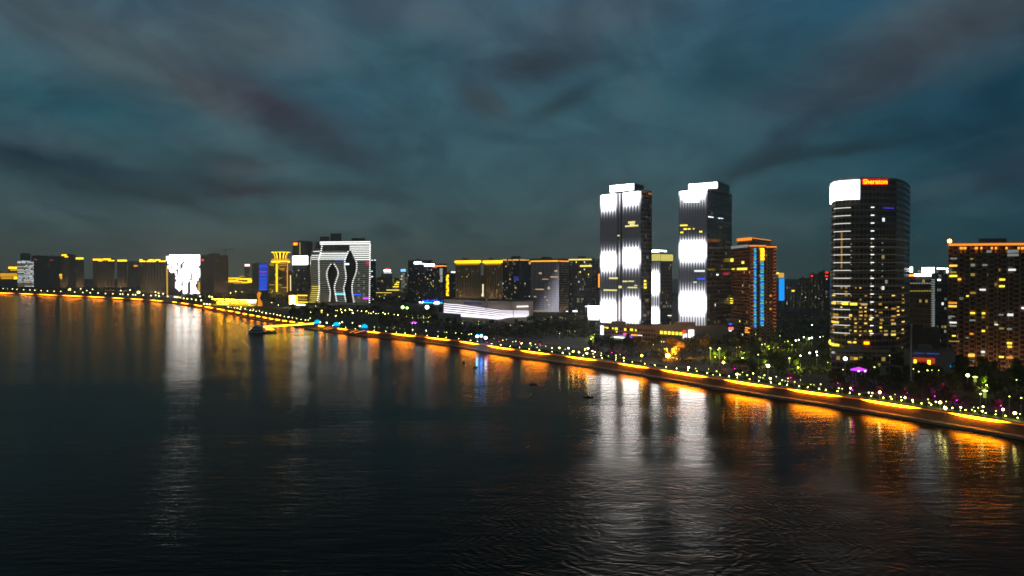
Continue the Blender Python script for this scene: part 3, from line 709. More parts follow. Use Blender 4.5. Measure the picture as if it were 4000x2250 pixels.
# ---- distant cluster
for a in [(1470, 1508, 1085, 2600, 'grey distant block low in the gap right of the leaf void block', 'cool', 8), (1490, 1532, 1068, 2800, 'distant tower carrying a white blob of sign light with a red edge', 'dim', 10), (1534, 1560, 1088, 2700, 'distant block with glowing yellow zigzag window strips', 'warm', 24), (1562, 1590, 1062, 2500, 'pale distant tower with a blue lamp crown', 'cool', 40)]:
    x0, x1, y, Y, lb, pal, k = a
    b = Bld('distant_tower', lb, [(x0, Y), (x1, Y)], (x0, y), f_res, 30); b.windows(0, k, pal, x0, .1, 1, 2)
    if x0 == 1490: b.add('top_sign', 0, (1500, 1053, 1526, 1060), E_white, 2); b.add('sign_edge', 0, (1505, 1048, 1520, 1052.5), E_red, 2); b.add('lower_sign', 0, (1500, 1064, 1530, 1067), E_whitem, 2)
    if x0 == 1534: b.pwin(0, [(1534, 1118, 1558, 1122), (1540, 1110, 1558, 1114), (1548, 1100, 1560, 1106), (1545, 1107, 1550, 1112)], E_yel, 'lit_floor', 1); b.add('base_light', 0, (1510, 1131, 1560, 1135), E_l3, 3)
    if x0 == 1562:
        b.add('crown_lamp', 0, (1566, 1051, 1585, 1061), emi('pale blue crown', (.15, .45, 1), 2.4), 4)
        for i in range(12): b.add('lit_floor', 0, (1567, 1068 + i * 5, 1582, 1070 + i * 5), E_dimc, .6)
        b.add('base_canopy', 0, (1542, 1154, 1592, 1158), E_whitem, 4)
    b.done()
b = Bld('low_mall', 'long low building with a thin yellow roof line right of the leaf void block', [(1448, 1750), (1590, 1720)], (1448, 1142), f_off, 40, parapet=False)
b.pwin(0, [(1452, 1142, 1530, 1144.5)], E_l3, 'light_line', 1); b.pwin(0, [(1538, 1186, 1594, 1189), (1538, 1195, 1560, 1197)], emi('teal line', (.1, .8, .6), 1.3), 'light_line', 1)
b.windows(0, 10, 'cool', 5); b.done()
# green and blue lit plazas
# ---- dark pair with white signs
b = Bld('dark_office_slab', 'wide black office slab with two small white roof signs, tallest left of centre', [(1594, 1650), (1668, 1610), (1690, 1640)], (1594, 1019), f_blue, 40)
b.pwin(0, [(1619, 1023, 1646, 1031), (1648, 1029, 1658, 1031)], E_white, 'roof_sign', 1.5); b.windows(0, 22, 'dim', 3); b.done()
b = Bld('blue_based_office', 'office tower with a white and orange roof strip and a vivid blue lit base', [(1655, 1560), (1729, 1530), (1746, 1550)], (1655, 1033), f_blue, 40)
b.pwin(0, [(1659, 1031, 1697, 1040)], E_white, 'roof_sign', 1.5); b.pwin(0, [(1699, 1037, 1729, 1041)], E_orgl, 'roof_line', 1.2); b.pwin(1, [(1729, 1037, 1743, 1041)], E_orgl, 'roof_line', 1.2); b.pwin(0, [(1690, 1042, 1706, 1046)], E_red, 'red_sign', 1)
b.pwin(0, [(1718, 1048, 1729, 1076), (1720, 1078, 1729, 1102)], emi('grey screen', (.6, .65, .6), .5, 0), 'picture_screen', .6); b.windows(0, 40, 'cool', 6)
b.pwin(0, [(1652, 1172, 1730, 1178)], E_blue, 'base_light', 2.5); b.pwin(0, [(1655, 1179, 1729, 1186)], E_cyan, 'base_light', 3); b.pwin(0, [(1700, 1179, 1717, 1187), (1643, 1178, 1656, 1183)], E_white, 'base_sign', 5); b.done()
c = G(1668, 1201, 8)
b = Bld('lettered_block', 'small dark block with a column of six square yellow characters', [(1742, 1480), (1780, 1470)], (1742, 1066), f_dark, 25)
for i in range(6):
    mb = MB(); f = b.F[0]; u0, z0, u1, z1 = f.prect(1743, 1073 + i * 14.2, 1753.5, 1084.5 + i * 14.2)
    w_, h_ = u1 - u0, z1 - z0; rr = random.Random(i)
    f.mbox(mb, u0, z0 + h_ * .42, u1, z0 + h_ * .60, E_gold, .7); f.mbox(mb, u0 + w_ * .4, z0, u0 + w_ * .6, z1, E_gold, .75); f.mbox(mb, u0, z0, u1, z0 + h_ * .2, E_gold, .72)
    f.mbox(mb, u0 + (.05 if i % 2 else .62) * w_, z0 + h_ * .6, u0 + (.35 if i % 2 else .95) * w_, z1, E_gold, .71); mb.build('lit_character', b.root)
b.add('white_sign', 0, (1762, 1060, 1780, 1066), E_whitem, .8); b.windows(0, 6, 'dim', 4); b.done()
for x0, x1, lb, sd, nb in ((1779, 1878, 'wide brown block with a broad gold roof band above the left end of the gallery', 5, 15), (1889, 1962, 'narrower brown block with a gold roof band right of the wide one', 6, 11)):
    b = Bld('gold_topped_block', lb, [(x0, 1330), (x1, 1300)], (x0, 1017), f_brown, 35, group='gold topped brown office blocks')
    b.bays(0, nb, .8, .34, b.zb, b.zt - 6)
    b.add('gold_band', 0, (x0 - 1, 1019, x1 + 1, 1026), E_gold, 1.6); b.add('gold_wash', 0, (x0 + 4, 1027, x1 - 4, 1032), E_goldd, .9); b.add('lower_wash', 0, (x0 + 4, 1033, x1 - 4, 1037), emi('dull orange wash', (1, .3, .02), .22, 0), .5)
    b.windows(0, 16, 'mix', sd); wash(b, 0, (1, .70, .36), 7000, 14)
    if x0 > 1800: b.pwin(0, [(1909, 1119, 1912, 1140), (1938, 1130, 1945, 1142), (1943, 1108, 1953, 1116)], E_dimy, 'lit_window')
    b.done()
b = Bld('dim_annex', 'dim link block glowing pale at its foot between the two gold topped blocks', [(1879, 1345), (1890, 1345)], (1879, 1075), f_brown, 20, parapet=False); b.pwin(0, [(1884, 1110, 1889, 1150), (1881, 1148, 1890, 1158)], emi('pale foot light', (1, .95, .6), 1.2), 'lit_window'); b.done()
b = Bld('bronze_topped_tower', 'pair of dark glass slabs under a broken bronze roof line left of the striped block', [(1963, 1290), (2028, 1270), (2076, 1290)], (1963, 1014), f_blue, 35)
b.pwin(0, [(1964, 1013, 1980, 1018), (1986, 1014, 2000, 1018), (2004, 1013, 2026, 1018)], emi('bronze roof light', (1, .5, .1), .9, 0), 'roof_line', 1.5); b.pwin(1, [(2030, 1013, 2048, 1018), (2050, 1014, 2066, 1018), (2066, 1022, 2075, 1032)], emi('bronze roof light', (1, .5, .1), .9, 0), 'roof_line', 1.5)
b.upper('roof_dome', [(1998, 1300), (2032, 1300)], 0, 1001, f_off); b.windows(0, 34, 'mix', 8); b.windows(1, 8, 'dim', 9)
b.pwin(0, [(2008, 1080, 2026, 1096)], emi('dim blue screen', (.03, .06, .5), .45, 0), 'picture_screen'); b.done()
b = Bld('striped_block', 'office block with thin white vertical light stripes brightening to its lower right', [(2073, 1180), (2183, 1155), (2224, 1185)], (2073, 1013), f_off, 40)
f = b.F[0]
m, q = mat_new('fading stripe light'); _, v, _ = q.xyz(q.new('ShaderNodeUVMap').outputs[0])
e_ = q.new('ShaderNodeEmission'); e_.inputs[0].default_value = (.86, .84, 1, 1); q.put(e_.inputs[1], v); q.t.links.new(e_.outputs[0], q.out.inputs[0])
for i in range(27):
    x = 2076 + i * 4.05; u0, z0, u1, z1 = f.prect(x, 1022, x + 1.8, 1216); k = i / 26; mb = MB()
    for j in range(10):
        za, zb_ = z0 + (z1 - z0) * j / 10, z0 + (z1 - z0) * (j + 1) / 10
        def I(t): return .035 + .75 * max(0, min(1, (k * 1.35 - t * 1.3 + .05))) ** 1.4
        ea, eb = I(j / 10), I((j + 1) / 10)
        mb.face([f.pt(u0, za, .5), f.pt(u1, za, .5), f.pt(u1, zb_, .5), f.pt(u0, zb_, .5)], m, [(0, ea), (0, ea), (0, eb), (0, eb)])
        mb.face([f.pt(u0, za, 0), f.pt(u0, za, .5), f.pt(u0, zb_, .5), f.pt(u0, zb_, 0)], M_dark); mb.face([f.pt(u1, za, .5), f.pt(u1, za, 0), f.pt(u1, zb_, 0), f.pt(u1, zb_, .5)], M_dark)
    mb.build('light_fin', b.root)
wash(b, 0, (.8, .75, 1), 1800, 12); wash(b, 1, (1, .7, .4), 2500, 12)
b.pwin(0, [(2074, 1018, 2181, 1022)], emi('orange roof light', (1, .42, .02), 1.4), 'roof_line', 1); b.pwin(1, [(2184, 1018, 2222, 1023)], E_orgl, 'roof_line', 1); b.pwin(0, [(2066, 1214, 2183, 1216.5)], E_l3, 'base_line', 2)
b.pwin(0, [(2105, 1064, 2116, 1070), (2150, 1080, 2180, 1084), (2118, 1089, 2142, 1092), (2092, 1128, 2124, 1132), (2086, 1157, 2095, 1161), (2140, 1120, 2148, 1130), (2127, 1158, 2134, 1162), (2135, 1170, 2142, 1174), (2142, 1188, 2148, 1193), (2166, 1056, 2178, 1061)], E_v1, 'window', .7); b.windows(1, 10, 'dim', 10); b.done()
b = Bld('stepped_dark_tower', 'stepped dark tower with two green yellow roof lines left of the first bright twin', [(2222, 1130), (2312, 1110), (2345, 1130)], (2222, 1012), f_dark, 40)
b.pwin(0, [(2222, 1012, 2311, 1016)], E_l3, 'roof_line', 1); b.pwin(0, [(2270, 1036, 2312, 1042)], E_l3, 'lower_roof_line', 5); b.windows(0, 44, 'cool', 11); b.pwin(0, [(2286, 1194, 2298, 1200), (2237, 1212, 2256, 1219), (2211, 1214, 2219, 1218)], E_whitem, 'lit_window', .6); b.done()
# ---- white swept gallery
b = Bld('swept_gallery', 'low swept stone gallery with white light lines flowing along its underside', [(1733, 1010), (1900, 930), (2000, 905), (2082, 925)], (1733, 1168), f_gal, 60, parapet=False)
E_g1 = emi('lavender white line', (.90, .86, 1), 1.7)
topl = [(1733, 1168), (1760, 1163), (1880, 1167), (2000, 1167), (2082, 1178)]
lt = [(1733, 1185), (1800, 1190), (1900, 1204), (1960, 1212), (2065, 1214)]; lb_ = [(1738, 1229), (1800, 1236), (1900, 1243), (1950, 1248), (1985, 1240), (2065, 1237)]
def fidx(x): return 0 if x < 1900 else (1 if x < 2000 else 2)
for j, (t0, t1) in enumerate([(.0, .06), (.16, .23), (.33, .42), (.51, .62), (.70, .84), (.87, 1.0)]):
    mb = MB(); xs = list(range(1735, 2066, 15))
    for x0, x1 in zip(xs, xs[1:]):
        fi = fidx((x0 + x1) / 2); f = b.F[fi]; P4 = []
        for x, tt in ((x0, t1), (x1, t1), (x1, t0), (x0, t0)):
            y0, y1 = interp(lt, x), interp(lb_, x); P4.append(f.pt(*f.hit(x, y0 + (y1 - y0) * tt), .8))
        mb.face(P4, E_g1); mb.face([P4[3], P4[2], P4[2] - V((f.n.x, f.n.y, 0)) * .8, P4[3] - V((f.n.x, f.n.y, 0)) * .8], M_conc)
    mb.build('light_line', b.root)
b.pwin(0, [(1778, 1180, 1893, 1186), (1812, 1178, 1880, 1192)], emi('violet glass glow', (.30, .28, .60), .16, 0), 'tinted_glazing', .4)
b.pwin(1, [(1898, 1164, 1906, 1205)], f_gal, 'glazed_joint', 1.5); b.pwin(1, [(1910, 1197, 1985, 1199)], emi('thin blue white line', (.5, .7, 1), .3, 0), 'light_line', .5); b.pwin(2, [(2018, 1195, 2063, 1199)], E_whitem, 'light_line', .5)
b.done()
for i_ in range(3): wash(b, i_, (.95, .85, .85), [2600, 1300, 1300][i_], 16, 14, 26)
b = Bld('gallery_plinth', 'grey stepped plinth under the left end of the swept gallery', [(1712, 1000), (1800, 960)], (1712, 1222), f_grey, 30, parapet=False); b.done()
# ---- twin towers
def twin_mat(name, stops, wave, zmax, smax=10.0):
    m, q = mat_new(name); u, v, _ = q.xyz(q.new('ShaderNodeUVMap').outputs[0])
    B = q.ramp(q.m('DIVIDE', v, zmax), stops); au = q.m('ABSOLUTE', q.sub(q.mul(q.m('FRACT', u), 2.0), 1.0))
    I = q.ss(q.sub(q.mul(B, 2.0), q.mul(au, 1.35)), -.10, .62)
    e = q.new('ShaderNodeEmission'); q.put(e.inputs[0], q.mix(I, (.55, .62, .78), (.98, .95, 1))); q.put(e.inputs[1], q.add(q.mul(I, q.add(.16, q.mul(q.m('POWER', B, 3.0), smax))), q.add(.030, q.mul(q.m('POWER', B, 1.4), .42))))
    q.t.links.new(e.outputs[0], q.out.inputs[0]); return m
def fin_wall(b, fi, ranges, ytop, ybot, mat, col0=0, dys=(0, 0), edge=None):
    """light fins across a wall: every fin a shallow wedge, its UV x runs 0..1 across, y = height in metres"""
    f = b.F[fi]; k = 0
    for ri, (x0, x1, n_) in enumerate(ranges):
        for i in range(n_):
            a = x0 + (x1 - x0) * i / n_; c = x0 + (x1 - x0) * (i + 1) / n_
            u0, z0, u1, z1 = f.prect(a, ytop, c, ybot); z0 = max(z0, b.zb + .5); m0 = edge if edge and i == 0 else mat; m1_ = edge if edge and i == n_ - 1 else mat
            z1 = min(z1, b.zt - .2) if ytop else b.zt - .2; um = (u0 + u1) / 2; mb = MB(); dz = dys[ri]
            mb.face([f.pt(u0, z0, .25), f.pt(um, z0, .75), f.pt(um, z1, .75), f.pt(u0, z1, .25)], m0, [(0.02, z0 + dz), (.5, z0 + dz), (.5, z1 + dz), (0.02, z1 + dz)])
            mb.face([f.pt(um, z0, .75), f.pt(u1, z0, .25), f.pt(u1, z1, .25), f.pt(um, z1, .75)], m1_, [(.5, z0 + dz), (.98, z0 + dz), (.98, z1 + dz), (.5, z1 + dz)])
            mb.face([f.pt(u0, z1, 0), f.pt(u0, z1, .25), f.pt(um, z1, .75), f.pt(u1, z1, .25), f.pt(u1, z1, 0)], M_dark)
            mb.build('light_fin', b.root); k += 1
def zstops(b, fi, px, tab, zmax):
    return sorted([(max(0, min(1, b.F[fi].hit(px, y)[1] / zmax)), v) for y, v in tab])
def glyphs(b, f, x0, x1, ya, yb, n_, mat, t=1.2, seed=1, name='lit_character'):
    """blurred glowing characters of a roof sign, unreadable in the photo too: plain stroked blocks"""
    rr = random.Random(seed); w_ = (x1 - x0) / n_
    for i in range(n_):
        a = x0 + i * w_ + w_ * .05; c = a + w_ * .90; y0 = ya(i / n_); y1 = yb(i / n_); mb = MB(); u0, z0, u1, z1 = f.prect(a, y0, c, y1); W, H = u1 - u0, z1 - z0
        f.mbox(mb, u0, z0 + H * .04, u1, z0 + H * .24, mat, t); f.mbox(mb, u0, z0 + H * .40, u1, z0 + H * .60, mat, t + .03); f.mbox(mb, u0, z0 + H * .78, u1, z1, mat, t + .06)
        for k in (.12, .45, .80): f.mbox(mb, u0 + W * (k - .09), z0, u0 + W * (k + .09), z1, mat, t - .2 - k * .05)
        mb.build(name, b.root)
b = Bld('bright_twin_tower', 'left one of the two tallest white finned towers, with a dark slot down its middle', [(2344, 690), (2505, 655)], (2505, 745, 1), f_twin, 30, perp=2546)
zm = 170.0
st = zstops(b, 0, 2470, [(748, 1), (772, .95), (790, .7), (812, .38), (835, .12), (850, .05), (925, .04), (942, .18), (962, .42), (978, .75), (990, 1), (1022, 1), (1034, .7), (1052, .42), (1072, .2), (1088, .1), (1120, .12), (1140, .28), (1160, .5), (1172, .8), (1182, 1), (1240, 1), (1252, .7), (1268, .38), (1280, .22)], zm)
mt = twin_mat('light fin wave', st, 0, zm); me_ = twin_mat('light fin wave edge', st, 0, zm, .7)
fin_wall(b, 0, [(2346, 2412, 6)], 0, 1268, mt, 0, (3.2,), me_); fin_wall(b, 0, [(2431, 2504, 6)], 0, 1273, mt, 0, (0,), me_); fin_wall(b, 0, [(2418, 2424, 1)], 0, 1262, me_, 0, (1,))
b.pwin(0, [(2413, 760, 2417, 1270), (2425, 760, 2430, 1262)], M_void, 'dark_slot', .5)
b.pwin(0, [(2456, 865, 2482, 872), (2462, 874, 2480, 879), (2444, 881, 2495, 884), (2381, 1083, 2414, 1090), (2434, 1096, 2452, 1102), (2456, 1096, 2478, 1101), (2454, 1120, 2490, 1126), (2418, 1116, 2430, 1126), (2360, 1130, 2411, 1137), (2414, 918, 2422, 923), (2480, 1113, 2490, 1117)], emi('office window light', (1, .88, .30), .95, 0), 'lit_office', 1.0)
b.pwin(1, [(2515, 1094, 2524, 1102), (2515, 1107, 2524, 1115), (2515, 1119, 2525, 1127)], E_yel, 'lit_office', .3); b.pwin(1, [(2513, 1228, 2521, 1235), (2508, 1255, 2512, 1260), (2523, 845, 2528, 850)], E_dimc, 'lit_office', .3); b.windows(1, 10, 'dim', 31)
fs, zt = b.upper('crown', [(2382, 682), (2478, 664), (2514, 680)], 0, 716, f_twin, 1)
glyphs(b, fs[0], 2384, 2477, lambda t: 726 - t * 9, lambda t: 750 - t * 10, 5, E_white, 1.4, 3)
b.pwin(1, [(2510, 748, 2520, 752), (2532, 752, 2545, 762)], emi('dull orange roof glow', (1, .3, .05), .35, 0), 'roof_glow', .4)
b.done()
b = Bld('bright_annex', 'short white ribbed annex against the foot of the left bright tower', [(2299, 735), (2343, 722)], (2299, 1193), f_twin, 18, parapet=False)
mt2 = twin_mat('annex fin wave', [(0, .2), (zstops(b, 0, 2320, [(1255, 1)], zm)[0][0], .3), (zstops(b, 0, 2320, [(1232, 1)], zm)[0][0], 1), (1, 1)], 0, zm); fin_wall(b, 0, [(2300, 2342, 9)], 0, 1252, mt2)
b.done()
b = Bld('orange_strip_tower', 'thin slab with a bright orange vertical tube just left of the left bright tower', [(2328, 900), (2352, 900)], (2328, 1030), f_dark, 15, parapet=False); b.pwin(0, [(2337, 1069, 2342, 1123)], E_orgl, 'light_tube', 1); b.done()
b = Bld('gold_collared_tower', 'shorter white faced tower with a gold collar between the two bright towers', [(2541, 830), (2580, 815)], (2541, 992), f_twin, 30, perp=2626, parapet=False)
st = zstops(b, 0, 2560, [(1022, .15), (1045, .32), (1062, .6), (1075, 1), (1135, 1), (1148, .6), (1165, .36), (1190, .36), (1203, .6), (1213, 1), (1265, 1)], zm)
mt = twin_mat('middle fin wave', st, 0, zm); me_ = twin_mat('middle fin wave edge', st, 0, zm, .7); fin_wall(b, 0, [(2543, 2579, 4)], 1022, 1264, mt, edge=me_)
b.pwin(0, [(2541, 993, 2579.5, 1018)], emi('gold collar light', (.85, .75, .18), .75), 'gold_collar', 1.0); b.pwin(1, [(2580.5, 993, 2627, 1020)], emi('gold collar light', (.85, .75, .18), .75), 'gold_collar', 1.0)
fs, zt = b.upper('roof_house', [(2541, 830), (2578, 816), (2603, 830)], 0, 974, f_twin, 1)
for k_, r_ in ((0, (2542, 977, 2577, 984)), (1, (2580, 977, 2602, 984))):
    mb = MB(); fs[k_].mbox(mb, *fs[k_].prect(*r_), E_white, .8); mb.build('roof_sign', b.root)
b.windows(1, 14, 'dim', 33); b.pwin(1, [(2608, 1231, 2616, 1234), (2617, 1231, 2623, 1234)], E_whitem, 'lit_window'); b.done()
b = Bld('bright_twin_tower', 'right one of the two tallest white finned towers, with a wide black side', [(2652, 651), (2763, 640), (2858, 684)], (2763, 741, 1), f_twin, 30)
st = zstops(b, 0, 2710, [(741, 1), (752, 1), (768, .62), (785, .42), (805, .26), (825, .1), (905, .05), (920, .2), (935, .42), (948, .75), (958, 1), (1000, 1), (1012, .68), (1028, .42), (1048, .2), (1065, .1), (1095, .14), (1115, .3), (1135, .45), (1152, .75), (1162, 1), (1210, 1), (1222, .68), (1240, .42), (1275, .32)], zm)
mt = twin_mat('right fin wave', st, 0, zm); me_ = twin_mat('right fin wave edge', st, 0, zm, .7); fin_wall(b, 0, [(2654, 2761, 10)], 0, 1276, mt, edge=me_)
b.pwin(0, [(2657, 878, 2686, 883), (2671, 892, 2684, 898), (2687, 892, 2698, 897), (2658, 905, 2670, 911), (2732, 902, 2744, 908), (2707, 892, 2713, 896)], E_yel, 'lit_office', 1.0); b.pwin(0, [(2713, 1055, 2754, 1062), (2709, 1100, 2722, 1104)], E_cool, 'lit_office', 1.0)
b.pwin(0, [(2725, 1086, 2754, 1092)], E_blue, 'blue_sign', 1.0); b.pwin(0, [(2676, 783, 2730, 789)], E_white, 'white_sign', 1.2)
b.pwin(1, [(2766, 844, 2776, 850), (2778, 846, 2786, 851), (2805, 850, 2812, 855), (2813, 851, 2824, 855)], E_whitem, 'lit_office', .3); b.windows(1, 14, 'dim', 34); b.pwin(1, [(2798, 1070, 2806, 1076)], E_whitem, 'lit_office', .3); b.pwin(1, [(2824, 1064, 2844, 1074)], emi('dim crimson sign', (.6, .01, .05), .6, 0), 'red_sign', .4)
fs, zt = b.upper('crown', [(2688, 652), (2803, 642), (2848, 670)], 0, 708, f_twin, 1)
mb = MB(); fs[0].mbox(mb, *fs[0].prect(2690, 722, 2803, 734), E_white, 1.3); mb.build('sign_backing', b.root)
glyphs(b, fs[0], 2690, 2803, lambda t: 720 - t * 9, lambda t: 737 - t * 3, 6, E_white, 1.6, 5)
b.pwin(0, [(2690, 736, 2762, 744)], E_white, 'top_light', 1.0)
b.done()
# ---- podium between the twins
b = Bld('shopping_podium', 'dark low podium at the foot of the left bright tower with small coloured shop lights', [(2325, 650), (2560, 612)], (2325, 1270), f_off, 22)
b.pwin(0, [(2347, 1271, 2358, 1308)], E_whitem, 'upright_sign', 1.0); b.pwin(0, [(2360, 1277, 2366, 1281), (2368, 1277, 2377, 1284), (2391, 1279, 2397, 1286), (2402, 1279, 2413, 1289), (2438, 1282, 2447, 1292), (2461, 1283, 2473, 1293), (2481, 1286, 2487, 1294), (2406, 1293, 2412, 1299)], E_yel, 'window', .2)
b.pwin(0, [(2385, 1313, 2448, 1322)], emi('pale shop light', (.95, 1, .85), 2), 'shop_sign', 1.5); b.pwin(0, [(2418, 1308, 2470, 1314), (2448, 1315, 2471, 1322)], emi('violet shop light', (.25, .08, .9), 1.4), 'shop_sign', 1.4)
b.pwin(0, [(2438, 1301, 2448, 1309)], emi('pink shop light', (1, .1, .3), 1.4), 'shop_sign', 1.8); b.pwin(0, [(2467, 1305, 2490, 1312)], E_orgl, 'shop_sign', 1.0); b.pwin(0, [(2494, 1308, 2508, 1313)], E_whitem, 'shop_sign', 1.0); b.pwin(0, [(2380, 1327, 2390, 1330), (2454, 1328, 2463, 1333), (2468, 1329, 2476, 1333)], E_cool, 'window', .5); b.done()
b = Bld('shopping_podium', 'low podium with a row of six square yellow windows under the right bright tower', [(2545, 640), (2688, 628), (2860, 640)], (2688, 1279, 1), f_grey, 25)
for i in range(6): b.add('square_window', 0, (2578 + i * 15.2, 1292 + i * 1.0, 2589 + i * 15.2, 1305 + i * 1.0), E_yel, .3)
b.pwin(0, [(2668, 1290, 2678, 1300)], E_red, 'red_sign', 1); b.pwin(0, [(2668, 1304, 2675, 1324), (2677, 1303, 2684, 1330)], E_whitem, 'upright_sign', 1); b.pwin(1, [(2689, 1288, 2708, 1332)], emi('pale screen', (.95, 1, .93), 1.7), 'picture_screen', 1.5); b.done()
# ---- brown towers right of the twins
b = Bld('orange_roofed_tower', 'brown tower with an orange roof line and two beaded blue light columns', [(2857, 680), (2924, 640)], (2924, 961, 1), f_resb, 35, perp=3032)
b.bays(1, 5, .9, .5); b.pwin(0, [(2857, 962, 2923, 965)], E_dimc, 'roof_line', .6); b.pwin(1, [(2926, 958, 2990, 963), (2992, 962, 3032, 967)], emi('orange roof line', (1, .28, .03), 1.2), 'roof_line', 1.2); b.pwin(0, [(2858, 1049, 2870, 1053)], E_yel, 'window'); b.pwin(0, [(2880, 1047, 2919, 1054), (2898, 1021, 2907, 1030), (2855, 1010, 2865, 1022)], E_yel, 'window', .4)
fs, zt = b.upper('crown', [(2880, 672), (2938, 648), (3010, 690)], 0, 929, f_resb, 1)
for k_, r_ in ((0, (2881, 932, 2937, 938)), (1, (2939, 931, 3009, 938))):
    mb = MB(); fs[k_].mbox(mb, *fs[k_].prect(*r_), emi('orange roof line', (1, .28, .03), 1.2), .8); mb.build('crown_line', b.root)
E_bd = [emi('bead light a', (.02, .45, 1), 1.4), emi('bead light b', (.02, .12, 1), 1.6), emi('bead light c', (.02, .8, .8), 1.2), emi('bead light d', (.3, .7, .5), .9)]
for (x0, y0, y1, wd) in ((2944, 970, 1280, 9), (2969, 1020, 1272, 13)):
    mb = MB(); y = y0; i = 0; f = b.F[1]
    while y < y1: f.mbox(mb, *f.prect(x0 + (i % 3) * 1.2 - (x0 - 2930) * .0, y, x0 + wd, y + 3.0), E_bd[(i * 7 + i // 5) % 4], 1.1); y += 6.1; i += 1
    mb.build('light_string', b.root)
E_rd = emi('dim red bead', (.85, .16, .06), .7, 0)
for x0 in (2933, 3019):
    mb = MB(); y = 975; f = b.F[1]
    while y < 1280: f.mbox(mb, *f.prect(x0, y, x0 + (7 if x0 < 3000 else 11), y + 2.2), E_rd, 1.1); y += 13.6
    mb.build('light_string', b.root)
for i in range(3):
    mb = MB(); f = b.F[1]; u0, z0, u1, z1 = f.prect(2970, 969 + i * 16.4, 2984, 984 + i * 16.4); W, H = u1 - u0, z1 - z0
    f.mbox(mb, u0, z0 + H * .05, u1, z0 + H * .3, E_gold, 1.3); f.mbox(mb, u0 + W * .1, z0 + H * .42, u1, z0 + H * .62, E_gold, 1.35); f.mbox(mb, u0 + W * .35, z0, u0 + W * .65, z1, E_gold, 1.4); f.mbox(mb, u0, z0 + H * .75, u1 - W * .1, z0 + H * .95, E_gold, 1.32); mb.build('lit_character', b.root)
b.windows(0, 12, 'mix', 41); b.windows(1, 24, 'warm', 42); b.pwin(0, [(2913, 1278, 2930, 1284), (2911, 1286, 2922, 1291), (2912, 1294, 2928, 1301)], E_orgl, 'lit_entrance', .5); b.pwin(0, [(2853, 1164, 2861, 1168), (2852, 1173, 2864, 1177), (2853, 1181, 2863, 1186)], E_yel, 'window', .6); b.done()
c = P(2852, 1265, 700)
b = Bld('sign_kiosk_block', 'low dark block carrying a small blue and red stacked sign right of the twins', [(2840, 612), (2880, 612)], (2840, 1250), f_dark, 12, parapet=False)
b.pwin(0, [(2847, 1262, 2858, 1269)], E_blue, 'blue_sign', .8); b.pwin(0, [(2846, 1278, 2864, 1288)], emi('red sign', (1, .10, .08), 2.4), 'red_sign', .8); b.pwin(0, [(2847, 1290, 2857, 1294)], E_whitem, 'white_sign', .8); b.done()
b = Bld('blue_column_tower', 'distant slim tower glowing plain blue under a gold tip', [(3041, 1300), (3064, 1300)], (3041, 1087), f_off, 15, parapet=False)
b.add('blue_screen', 0, (3043, 1088, 3063, 1174), emi('plain blue glow', (.01, .30, 1), 1.25), .6); b.add('gold_tip', 0, (3041, 1066, 3060, 1085), emi('gold tip light', (1, .55, .1), .8), 3); b.add('tip_lamp', 0, (3031, 1064, 3041, 1071), E_yel, 3); b.done()
for i, (x0, x1, y, Y, lb) in enumerate([(3066, 3098, 1098, 1500, 'dim apartment tower first right of the blue column'), (3090, 3128, 1115, 1300, 'dim apartment tower with a bright window second right of the blue column'), (3122, 3160, 1088, 1450, 'dim apartment tower third right of the blue column'), (3160, 3200, 1072, 1350, 'dim apartment tower with one red roof light left of the round tower'), (3198, 3245, 1064, 1250, 'dim apartment tower with two stacked red lights touching the round tower')]):
    b = Bld('apartment_tower', lb, [(x0, Y), (x1, Y - 20)], (x0, y), f_res, 25, group='dim apartment towers behind the park'); b.bays(0, 3, 1.0); b.windows(0, 22, 'dim', 60 + i, 0, 1)
    if i == 1: b.pwin(0, [(3094, 1133, 3104, 1139)], E_yel, 'window', 1.4)
    if i == 3: b.add('roof_light', 0, (3167, 1075, 3175, 1081), E_red, 1)
    if i == 4: b.add('roof_light', 0, (3225, 1062, 3236, 1067), E_red, 1); b.add('roof_light', 0, (3225, 1076, 3236, 1081), E_red, 1)
    b.done()
# ---- round tower with red sign
RC = [(3243, 476), (3247, 462), (3262, 453), (3300, 448), (3358, 445), (3430, 445), (3500, 449), (3532, 462), (3553, 486)]
b = Bld('rounded_glass_tower', 'rounded dark glass tower with a red sign and a blank white screen round its top', RC, (3358, 701, 4), f_round, 34)
def pwrap(name, px0, px1, py0, py1, m, t=.4):
    """a band that follows the curved wall"""
    mb = MB()
    for fi in range(len(RC) - 1):
        a, c = max(px0, RC[fi][0]), min(px1, RC[fi + 1][0])
        if c - a < .5: continue
        f = b.F[fi]; zr = [f.hit(RC[4][0], HZ)[1]]
        # heights are fixed by the wall's middle so that the band is level
        z1 = P(3358, py0, 445).z; z0 = P(3358, py1, 445).z; u0, u1 = f.hit(a, HZ)[0], f.hit(c, HZ)[0]
        f.mbox(mb, u0 - .02, z0, u1 + .02, z1, m, t)
    return mb.build(name, b.root)
pwrap('white_screen', 3243, 3355, 702.5, 778, E_white, .5)
pwrap('screen_edge', 3357, 3362, 702, 779, M_steel, .6)
E_ln = emi('floor line light', (.9, .92, .85), 1.0)
for i in range(17):
    y = 809 + i * 30.8
    pwrap('floor_line', 3258, 3321, y - .5, y + 2.0, E_ln, .5)
    f = b.F[4]; pwrap('floor_dot', 3400, 3412, y - 1, y + 2.5, E_whitem, .5)
    if i > 3: pwrap('faint_floor_line', 3323, 3540, y + .3, y + 1.5, emi('faint floor line', (.55, .42, .30), .16, 0), .3)
rr = random.Random(5)
for col in (3322, 3400, 3443):
    for i in range(10 if col == 3400 else 6): yy = 950 + i * 26 + rr.uniform(-3, 3); pwrap('small_light', col, col + 5, yy, yy + 4, E_dimc if col != 3400 else E_dimy, .3)
